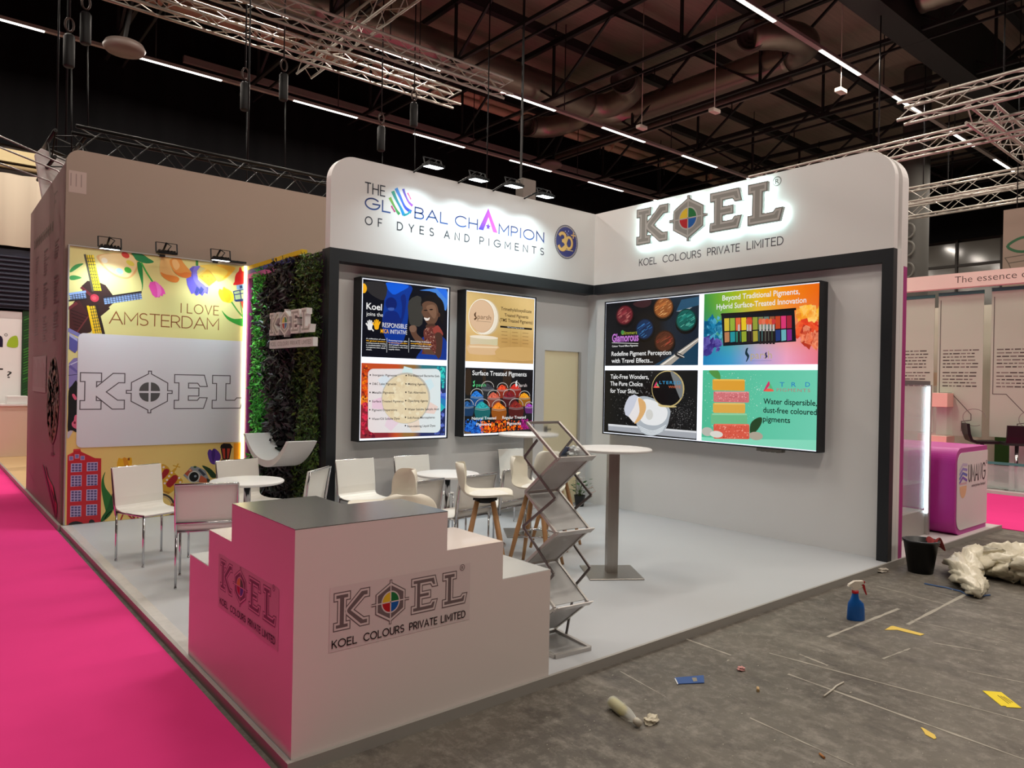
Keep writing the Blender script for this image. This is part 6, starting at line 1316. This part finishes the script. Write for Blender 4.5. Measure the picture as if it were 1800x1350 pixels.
tag(MB().tube([(8.55, 10, 8.95), (8.55, 1.9, 8.95)], .11, 12).build('roof_pipe', mat('grey pipe', (110, 104, 94), 0.5, .3)), 'grey pipe running below the spiral duct', 'pipe')
gd = struct(MB().box(-20, -1.35, 8.6, 23.8, -.85, 9.9).build('beam_11', M_roofsteel))
for k, (x0_, y0_) in enumerate(((9.2, -1.6), (12.2, -1.9))):
    s_ = struct(MB().box(x0_, y0_ - 1.9, 10.60, x0_ + 2.4, y0_, 10.70).build('skylight_%d' % (k + 1), mat('pale skylight', (168, 170, 150), 0.4)))
    m = MB()
    for i in range(7): m.box(x0_ + i * .4 - .03, y0_ - 1.9, 10.56, x0_ + i * .4 + .03, y0_, 10.61)
    o = m.build('skylight_bar', M_roofsteel, s_); o['kind'] = 'structure'
# light lines
for k, (ly, lx, n) in enumerate(LINES[:3]):
    wh = ('farthest', 'middle', 'nearest')[k]; t = thing('light_line', wh + ' of the three long lit tube lines under the roof', 'lamp', (0, ly, 8), 0, 'light lines under the roof')
    MB().box(-8.5, ly - .05, 8.0, 23, ly + .05, 8.06).build('rail', mat('grey light rail', (142, 134, 128), 0.5), t)
    x = -8.0 + .8
    while x < 18.5: MB().box(x, ly - .034, 7.988, x + 1.6, ly + .034, 7.9995).build('light_tube', M_led, t); x += 3.2
    m = MB()
    for x in range(-8, 23, 4): m = MB(); m.tube([(x + .3, ly, 8.06), (x + .3, ly, 10.1)], .012, 6); m.build('hanger', M_roofsteel, t)
# silver box trusses
def box_truss(name, label, p, q, w_, material, group, hang=10.1, step=.36, nh=2):
    P, Q = Vector(p), Vector(q); d_ = (Q - P).normalized(); s_ = Vector((-d_.y, d_.x, 0)).normalized() * w_ / 2; u_ = Vector((0, 0, w_ / 2)); t = thing(name, label, 'truss', p, 0, group)
    cs = [s_ + u_, -s_ + u_, -s_ - u_, s_ - u_]
    for c in cs: MB().tube([P + c, Q + c], .024, 8).build('chord', material, t)
    n = max(2, int((Q - P).length / step))
    for i in range(4):
        a_, b_ = cs[i], cs[(i + 1) % 4]; MB().tube([P + d_ * (Q - P).length * k / n + (a_ if k % 2 else b_) for k in range(n + 1)], .010, 5, smooth=False).build('lattice', material, t)
    if hang:
        for k in range(nh): f_ = (k + .5) / nh; c = P.lerp(Q, f_); MB().tube([c + u_, (c.x, c.y, hang)], .012, 6).build('hanging_cable', M_dark, t)
    return t
M_tr = mat('silver truss tube', (168, 162, 152), 0.45, 0.5)
gS = 'silver box trusses'
box_truss('box_truss', 'silver box truss ending above the rounded slogan header, farther of the parallel pair', (-9, 5.0, 7.4), (1.05, 4.95, 7.4), .27, M_tr, gS)
box_truss('box_truss', 'silver box truss overlapping the lit line, nearer of the parallel pair', (-9, 3.95, 7.4), (1.5, 3.85, 7.4), .27, M_tr, gS)
box_truss('box_truss', 'silver box truss crossing above the parallel pair', (-1.5, 6.6, 7.82), (-1.45, -2.5, 7.82), .3, M_tr, gS)
box_truss('box_truss', 'silver box truss at upper right whose end plate shows', (4.5, -2.26, 6.0), (4.5, -9, 6.0), .27, M_tr, gS)
box_truss('box_truss', 'silver box truss rising from behind the rounded side-wall header', (6.35, 1.5, 6.0), (6.3, -9, 6.0), .27, M_tr, gS)
box_truss('box_truss', 'silver box truss in the lower pair, upper one', (9.75, 1.5, 6.0), (9.7, -7, 6.0), .3, M_tr, gS)
box_truss('box_truss', 'silver box truss in the lower pair, just above the black drape', (11.2, 1.5, 6.0), (11.0, -7, 6.0), .3, M_tr, gS)
box_truss('box_truss', 'silver box truss pointing away at the right picture edge', (5.35, -3.05, 6.05), (10.5, -2.95, 6.05), .30, M_tr, gS)
M_bt = mat('black truss tube', (30, 29, 28), 0.4, 0.4)
box_truss('box_truss', 'black box truss above the pale neighbouring booth', (-5.85, 3.6, 4.62), (3.0, 3.55, 4.62), .34, M_bt, 'black box trusses', step=.3)
box_truss('box_truss', 'black box truss running back from the corner of the neighbouring booth', (-5.85, 3.8, 4.62), (-5.87, 5.3, 4.62), .34, M_bt, 'black box trusses', step=.3)
# chain hoists hanging from the roof
def hoist(x, y, z, label):
    t = thing('chain_hoist', label, 'hoist', (x, y, z), 0, 'black chain hoists')
    MB().lathe([(0, -.24), (.055, -.24), (.068, -.22), (.068, .16), (.05, .19), (0, .19)], (x, y, z), 20).build('body', mat('black hoist', (13, 13, 14), 0.6), t)
    MB().tube([(x, y, z + .42 + .05 * math.cos(k * math.pi / 6)) if False else (x + .05 * math.sin(k * math.pi / 6), y, z + .32 + .09 * math.cos(k * math.pi / 6)) for k in range(12)], .014, 6, closed=True).build('hook', mat('worn hook', (62, 44, 38), 0.5, 0.3), t)
    MB().tube([(x, y, z + .4), (x, y, 10.1)], .012, 6).build('lifting_cable', M_dark, t)
    MB().tube([(x + .03, y, z - .25), (x + .05, y, z - 1.35)], .008, 6).build('chain', M_dark, t)
hoist(-5.86, 4.0, 5.95, 'black chain hoist at the left end over the neighbouring booth'); hoist(-5.66, 4.1, 6.35, 'higher black chain hoist at the left, close to its neighbour'); hoist(-3.55, 4.0, 5.97, 'black chain hoist under the silver truss, above the plant wall'); hoist(-2.93, 4.05, 6.30, 'black chain hoist just right of the cross truss'); hoist(-1.2, 4.0, 5.87, 'black chain hoist above the globe of the slogan'); hoist(-.55, 4.0, 6.45, 'black chain hoist under the end of the silver truss pair')
for (x, y, z), wh in (((-4.62, 7.0, 7.38), 'round grey ceiling lamp in front of the black drape'), ((7.4, 9.0, 8.28), 'small round ceiling lamp near the end of the drape')):
    t = thing('pendant_lamp', wh, 'lamp', (x, y, z)); MB().lathe([(0, -.06), (.30, -.06), (.34, 0), (.30, .08), (.08, .13), (0, .13)], (x, y, z), 28).build('lamp_shade', mat('grey lamp shade', (112, 98, 92), 0.5), t); MB().bar((x, y, z + .12), (x + .25, y - .9, 10.1), .05, .05).build('bracket', M_roofsteel, t)
for (px, py), wh in (((1256, 195), 'small white emergency lamp under the roof above the glowing sign'), ((1128, 224), 'small pale emergency lamp below the grey pipe'), ((1478, 160), 'small pale emergency lamp near the nearest light line')):
    p = hit(px, py, 2, 7.6); o = MB().box(p[0] - .13, p[1] - .07, 7.56, p[0] + .13, p[1] + .07, 7.64, .01).tube([(p[0], p[1], 7.64), (p[0], p[1], 10.75)], .008, 6); tag(o.build('emergency_lamp', mat('pale lamp body', (200, 190, 176), 0.5)), wh, 'lamp')
p = hit(930, 335, 1, 2.3); t = thing('junction_box', 'tan metal box on a pole behind the slogan header', 'box', (p[0], 2.3, 4.6))
MB().box(p[0] - .14, 2.3, p[2] - .25, p[0] + .16, 2.5, p[2] + .2, .01).build('casing', mat('tan metal', (96, 88, 82), 0.6), t); MB().bar((p[0] + .02, 2.55, ZF), (p[0] + .02, 2.55, 10.1), .03, .03).build('pole', M_roofsteel, t)
# ---------------------------------------------------------------- bucket, bottle and litter on the hall floor
t = thing('bucket', 'black plastic bucket at the foot of the black frame post', 'bucket', (-.06, -4.36, ZF)); x, y = -.06, -4.38
MB().lathe([(0, ZF + .001), (.105, ZF + .001), (.148, .235), (.158, .237), (.158, .252), (.142, .252), (.10, ZF + .02), (0, ZF + .02)], (x, y, 0), 36).build('body', mat('black bucket plastic', (17, 17, 18), 0.38), t)
MB().tube([(x + .152 * math.cos(k * .19 - 1.9), y + .152 * math.sin(k * .19 - 1.9), .245 - .05 * math.sin(k * math.pi / 16)) for k in range(17)], .005, 6).build('handle', M_dark, t)
m = MB(); N = 9; vs = []
for i in range(N):
    for j in range(N):
        s_, q = i / (N - 1), j / (N - 1); d_ = -.06 + .21 * q; hgt = .262 + .018 * math.sin(s_ * 9 + q * 4) - (max(0, q - .35) ** 1.3) * .20 - (max(0, .2 - q)) * .2
        vs.append((x + .11 + d_ * .9 + .015 * math.sin(s_ * 7), y - .12 + .12 * s_ + .3 * d_ * (s_ - .3), hgt))
m.add(vs, [(i * N + j, i * N + j + 1, (i + 1) * N + j + 1, (i + 1) * N + j) for i in range(N - 1) for j in range(N - 1)], True); o = m.build('cleaning_cloth', mat('dark red cloth', (142, 48, 50), 0.85, noise=.25, nscale=30)); s = o.modifiers.new('s', 'SOLIDIFY'); s.thickness = .006; o.modifiers.new('b', 'SUBSURF').render_levels = 2
tag(o, 'dark red cleaning cloth hanging over the bucket rim', 'cloth')
# spray bottle
x, y = -1.985, -4.66; t = thing('spray_bottle', 'blue spray bottle with a white and red trigger head', 'bottle', (x, y, ZF)); z0 = ZF + .001; cr = Vector((CR[0], CR[1], 0)).normalized(); cf = Vector((CF[0], CF[1], 0)).normalized()
m = MB(); prof = [(0, .062, .062), (.008, .068, .066), (.09, .062, .062), (.125, .055, .058), (.155, .022, .040), (.185, .012, .032), (.20, .012, .026)]; vs = []; n = 20
for z_, rw, lw in prof:
    for k in range(n):
        a_ = 2 * math.pi * k / n; c_ = math.cos(a_); p_ = Vector((x, y, 0)) + cr * (c_ * (rw if c_ > 0 else lw)) + cf * (math.sin(a_) * .036 * (1 if z_ < .13 else .7)); vs.append((p_.x, p_.y, z0 + z_))
fs_ = [(i * n + k, i * n + (k + 1) % n, (i + 1) * n + (k + 1) % n, (i + 1) * n + k) for i in range(len(prof) - 1) for k in range(n)]; m.add(vs, fs_, True); m.add([vs[k] for k in range(n)], [tuple(range(n))]); m.build('body', mat('blue bottle', (22, 92, 172), 0.3), t)
ctr = Vector((x, y, 0)) - cr * .008
MB().lathe([(.024, z0 + .198), (.024, z0 + .22), (0, z0 + .22)], (ctr.x, ctr.y, 0), 18).build('collar', mat('red cap', (176, 22, 32), 0.35), t)
fp = lambda u, v, t_: tuple(Vector((ctr.x, ctr.y, z0)) + cr * u + cf * t_ + Vector((0, 0, v)))
MB().prism([(-.02, .22), (-.02, .245), (-.055, .247), (-.05, .262), (-.01, .288), (.055, .291), (.058, .272), (.03, .262), (.05, .25), (.042, .242), (.018, .232), (.016, .22)], fp, -.014, .014).build('spray_head', mat('ivory plastic', (232, 222, 208), 0.4), t, bevel=.002)
MB().prism([(.055, .291), (.068, .287), (.068, .274), (.058, .270)], fp, -.008, .008).build('nozzle', MATS['red cap'], t); MB().prism([(.05, .265), (.066, .262), (.072, .235), (.085, .19), (.08, .186), (.062, .225), (.052, .25)], fp, -.007, .007).build('trigger', MATS['red cap'], t)
# crumpled clear film
M_film = mat('milky film', (240, 232, 208), 0.3, trans=0.2, bump=0.6, nscale=14, noise=.08)
def film(m, path, seed):
    r = random.Random(seed); n = 46; vs = []; ph = [r.uniform(0, 6.28) for _ in range(6)]; L_ = 64
    for i in range(L_ + 1):
        f_ = i / L_ * (len(path) - 1); k = min(int(f_), len(path) - 2); t_ = f_ - k; a_, b_ = path[k], path[k + 1]; t_ = t_ * t_ * (3 - 2 * t_); c = [a_[j] + (b_[j] - a_[j]) * t_ for j in range(5)]
        dx, dy = path[k + 1][0] - path[k][0], path[k + 1][1] - path[k][1]; q = math.hypot(dx, dy) or 1; nx, ny = -dy / q, dx / q
        for j in range(n):
            an = 2 * math.pi * j / n; w_ = 1 + .16 * math.sin(3 * an + ph[0] + i * .5) + .12 * math.sin(7 * an + ph[1] + i * .9) + .09 * math.sin(11 * an + i * 1.7 + ph[2]) + r.uniform(-.10, .10)
            vs.append((c[0] + nx * c[3] * math.cos(an) * w_, c[1] + ny * c[3] * math.cos(an) * w_, max(ZF + .001, c[2] + c[4] * math.sin(an) * w_)))
    m.add(vs, [(i * n + j, i * n + (j + 1) % n, (i + 1) * n + (j + 1) % n, (i + 1) * n + j) for i in range(L_) for j in range(n)] + [tuple(range(n)), tuple(L_ * n + j for j in range(n))], True)
m = MB(); film(m, [(-.62, -5.02, .0, .04, .04), (-.42, -4.93, .015, .10, .07), (-.14, -4.78, .03, .12, .09), (.22, -4.66, .05, .14, .11), (.42, -4.82, .07, .19, .14), (.36, -5.12, .08, .24, .16), (.26, -5.5, .06, .24, .14), (.2, -5.9, .02, .12, .08)], 3)
tag(m.build('plastic_film', M_film), 'crumpled heap of milky plastic film on the hall floor', 'plastic film')
pts = [hit(px, py, 2, ZF + .004) for px, py in ((1625, 1026), (1650, 1031), (1662, 1033), (1690, 1040), (1700, 1046), (1722, 1048), (1740, 1046))]
tag(MB().tube(pts, .008, 5).build('packing_strap', mat('blue strap', (66, 96, 140), 0.5)), 'thin blue packing strap running to the plastic film', 'strap')
# clear bottle lying down
A_ = Vector(hit(1074, 1232, 2, ZF + .034)); B_ = Vector(hit(1124, 1272, 2, ZF + .025)); d_ = (B_ - A_).normalized(); q = d_.to_track_quat('Z', 'Y').to_matrix().to_4x4(); L_ = (B_ - A_).length
t = thing('drink_bottle', 'clear drink bottle with a yellow label lying on the hall floor', 'bottle', tuple(A_)); M_ = Matrix.Translation(A_) @ q
MB().lathe([(0, 0), (.026, 0), (.032, .008), (.032, L_ * .55), (.030, L_ * .62), (.016, L_ * .84), (.014, L_ * .88)], n=24, M=M_).build('body', mat('clear bottle', (240, 244, 240), 0.08, alpha=0.35), t)
MB().lathe([(.0326, .012), (.0326, L_ * .45)], n=24, M=M_).build('label_band', mat('clear label', (224, 228, 206), 0.3, alpha=.4), t)
MB().lathe([(.029, .015), (.0292, L_ * .5), (.0, L_ * .5)], n=8, M=M_ @ Matrix.Translation((0, 0, 0)) @ Matrix.Scale(.9, 4)).build('contents', mat('yellow juice', (226, 206, 60), 0.3), t)
MB().lathe([(.017, L_ * .87), (.018, L_ * .88), (.018, L_), (0, L_)], n=20, M=M_).build('cap', mat('pale cap', (206, 200, 184), 0.4), t)
crumple('crumpled_tissue', 'crumpled cream tissue beside the bottle cap', 'tissue', hit(1144, 1270, 2, ZF + .001), (.042, .028, .022), mat('cream tissue', (214, 206, 184), 0.85), 8)
crumple('crumpled_tissue', 'tiny pink crumpled paper near the blue leaflet', 'tissue', hit(1303, 1178, 2, ZF + .001), (.026, .02, .014), mat('pink paper', (206, 150, 146), 0.85), 12)
crumple('crumpled_film', 'small scrap of white film by the platform edge near the bucket', 'scrap', hit(1548, 1004, 2, ZF + .001), (.085, .05, .022), mat('white scrap', (190, 182, 170), 0.7), 15)
def flat(name, pts, material, label, cat, th=.002, arts=None):
    q = [hit(px, py, 2, ZF + .001) for px, py in pts]; o = MB().prism([(p[0], p[1]) for p in q], lambda u, v, t_: (u, v, t_), ZF + .001, ZF + .001 + th).build(name, material); return tag(o, label, cat)
M_yel = mat('yellow paper', (240, 214, 30), 0.6); M_ylo = mat('ochre yellow tape', (228, 196, 88), 0.6)
lf = flat('leaflet', [(1186, 1192), (1237, 1188), (1238, 1201), (1191, 1203)], mat('blue print', (42, 82, 150), 0.4), 'blue printed leaflet lying flat on the hall floor', 'leaflet', .004)
def on_floor(pts, material, parent, name, z=.0055): q = [hit(px, py, 2, ZF + z) for px, py in pts]; MB().prism([(p[0], p[1]) for p in q], lambda u, v, t_: (u, v, t_), ZF + z, ZF + z + .0004).build(name, material, parent)
on_floor([(1216, 1191.5), (1224, 1191), (1226, 1197), (1219, 1198)], mat('tan picture', (150, 140, 120), 0.5), lf, 'picture'); on_floor([(1185.5, 1192.5), (1187.5, 1192.3), (1192.5, 1202.5), (1190.5, 1202.8)], M_white, lf, 'white_edge')
yc_ = flat('floor_card', [(1727, 1214.5), (1760, 1217), (1796, 1245), (1770, 1243.5), (1768, 1241.5), (1764, 1241), (1760.5, 1241.5)], M_yel, 'bright yellow printed card on the hall floor', 'card')
for k in range(3): on_floor([(1753 + k * 5, 1222 + k * 1.2), (1754.5 + k * 5, 1222 + k * 1.2), (1774 + k * 3.5, 1237 - k * 1.2), (1772.5 + k * 3.5, 1237 - k * 1.2)], mat('faint print', (120, 100, 20), 0.6), yc_, 'print_line', .0035)
flat('tape_scrap', [(1555, 1107.5), (1566, 1101), (1570, 1100.5), (1625, 1115), (1618, 1117.5), (1577, 1107.5)], M_ylo, 'long bent strip of yellow tape near the spray bottle', 'tape'); flat('tape_scrap', [(1618.5, 1279), (1622, 1279.5), (1643, 1292), (1646, 1298), (1642, 1299.5), (1626, 1291), (1625, 1288)], M_ylo, 'short torn piece of yellow tape near the yellow card', 'tape')
p = [hit(px, py, 2, ZF + .005) for px, py in ((1448, 1224), (1464, 1212), (1470, 1206), (1483, 1199))]; tag(MB().tube(p, .005, 6).build('cable_tie', mat('white plastic strip', (200, 194, 180), 0.5)), 'bent white plastic strip lying on the hall floor', 'strip')
tag(MB().tube([hit(1332, 1209, 2, ZF + .009), hit(1332.5, 1214, 2, ZF + .009)], .0085, 10).build('cork_stub', mat('tan stub', (200, 168, 120), 0.7)), 'tiny tan stub right of the pink crumpled paper', 'stub')
tag(MB().tube([hit(1441, 1325, 2, ZF + .006), hit(1449, 1332, 2, ZF + .006)], .006, 8).build('wood_splinter', mat('orange wood', (176, 118, 66), 0.7)), 'small orange wood splinter at the bottom of the floor', 'splinter')
# many tiny crumbs of white litter
r = random.Random(21); m = MB()
for k in range(330):
    px, py = r.uniform(960, 1800), r.uniform(990, 1350)
    if py < 1200 - (px - 957) * .342 + 22 or (px > 1690 and py < 1075): continue
    c = hit(px, py, 2, ZF + .001); s_ = r.uniform(.0015, .0055) * (2.2 if r.random() < .08 else 1); a0 = r.uniform(0, 6.28); n = r.choice((3, 4, 5)); pts = [(c[0] + s_ * r.uniform(.6, 1.8) * math.cos(a0 + 6.283 * i / n), c[1] + s_ * r.uniform(.4, 1) * math.sin(a0 + 6.283 * i / n), ZF + .0015) for i in range(n)]
    m.add(pts + [(c[0], c[1], ZF + .0015 + s_ * .5)], [(i, (i + 1) % n, n) for i in range(n)])
o = m.build('litter_crumbs', mat('pale crumb', (186, 180, 166), 0.8)); o['kind'] = 'stuff'; tag(o, 'scatter of tiny pale crumbs over the dark hall floor', 'litter')
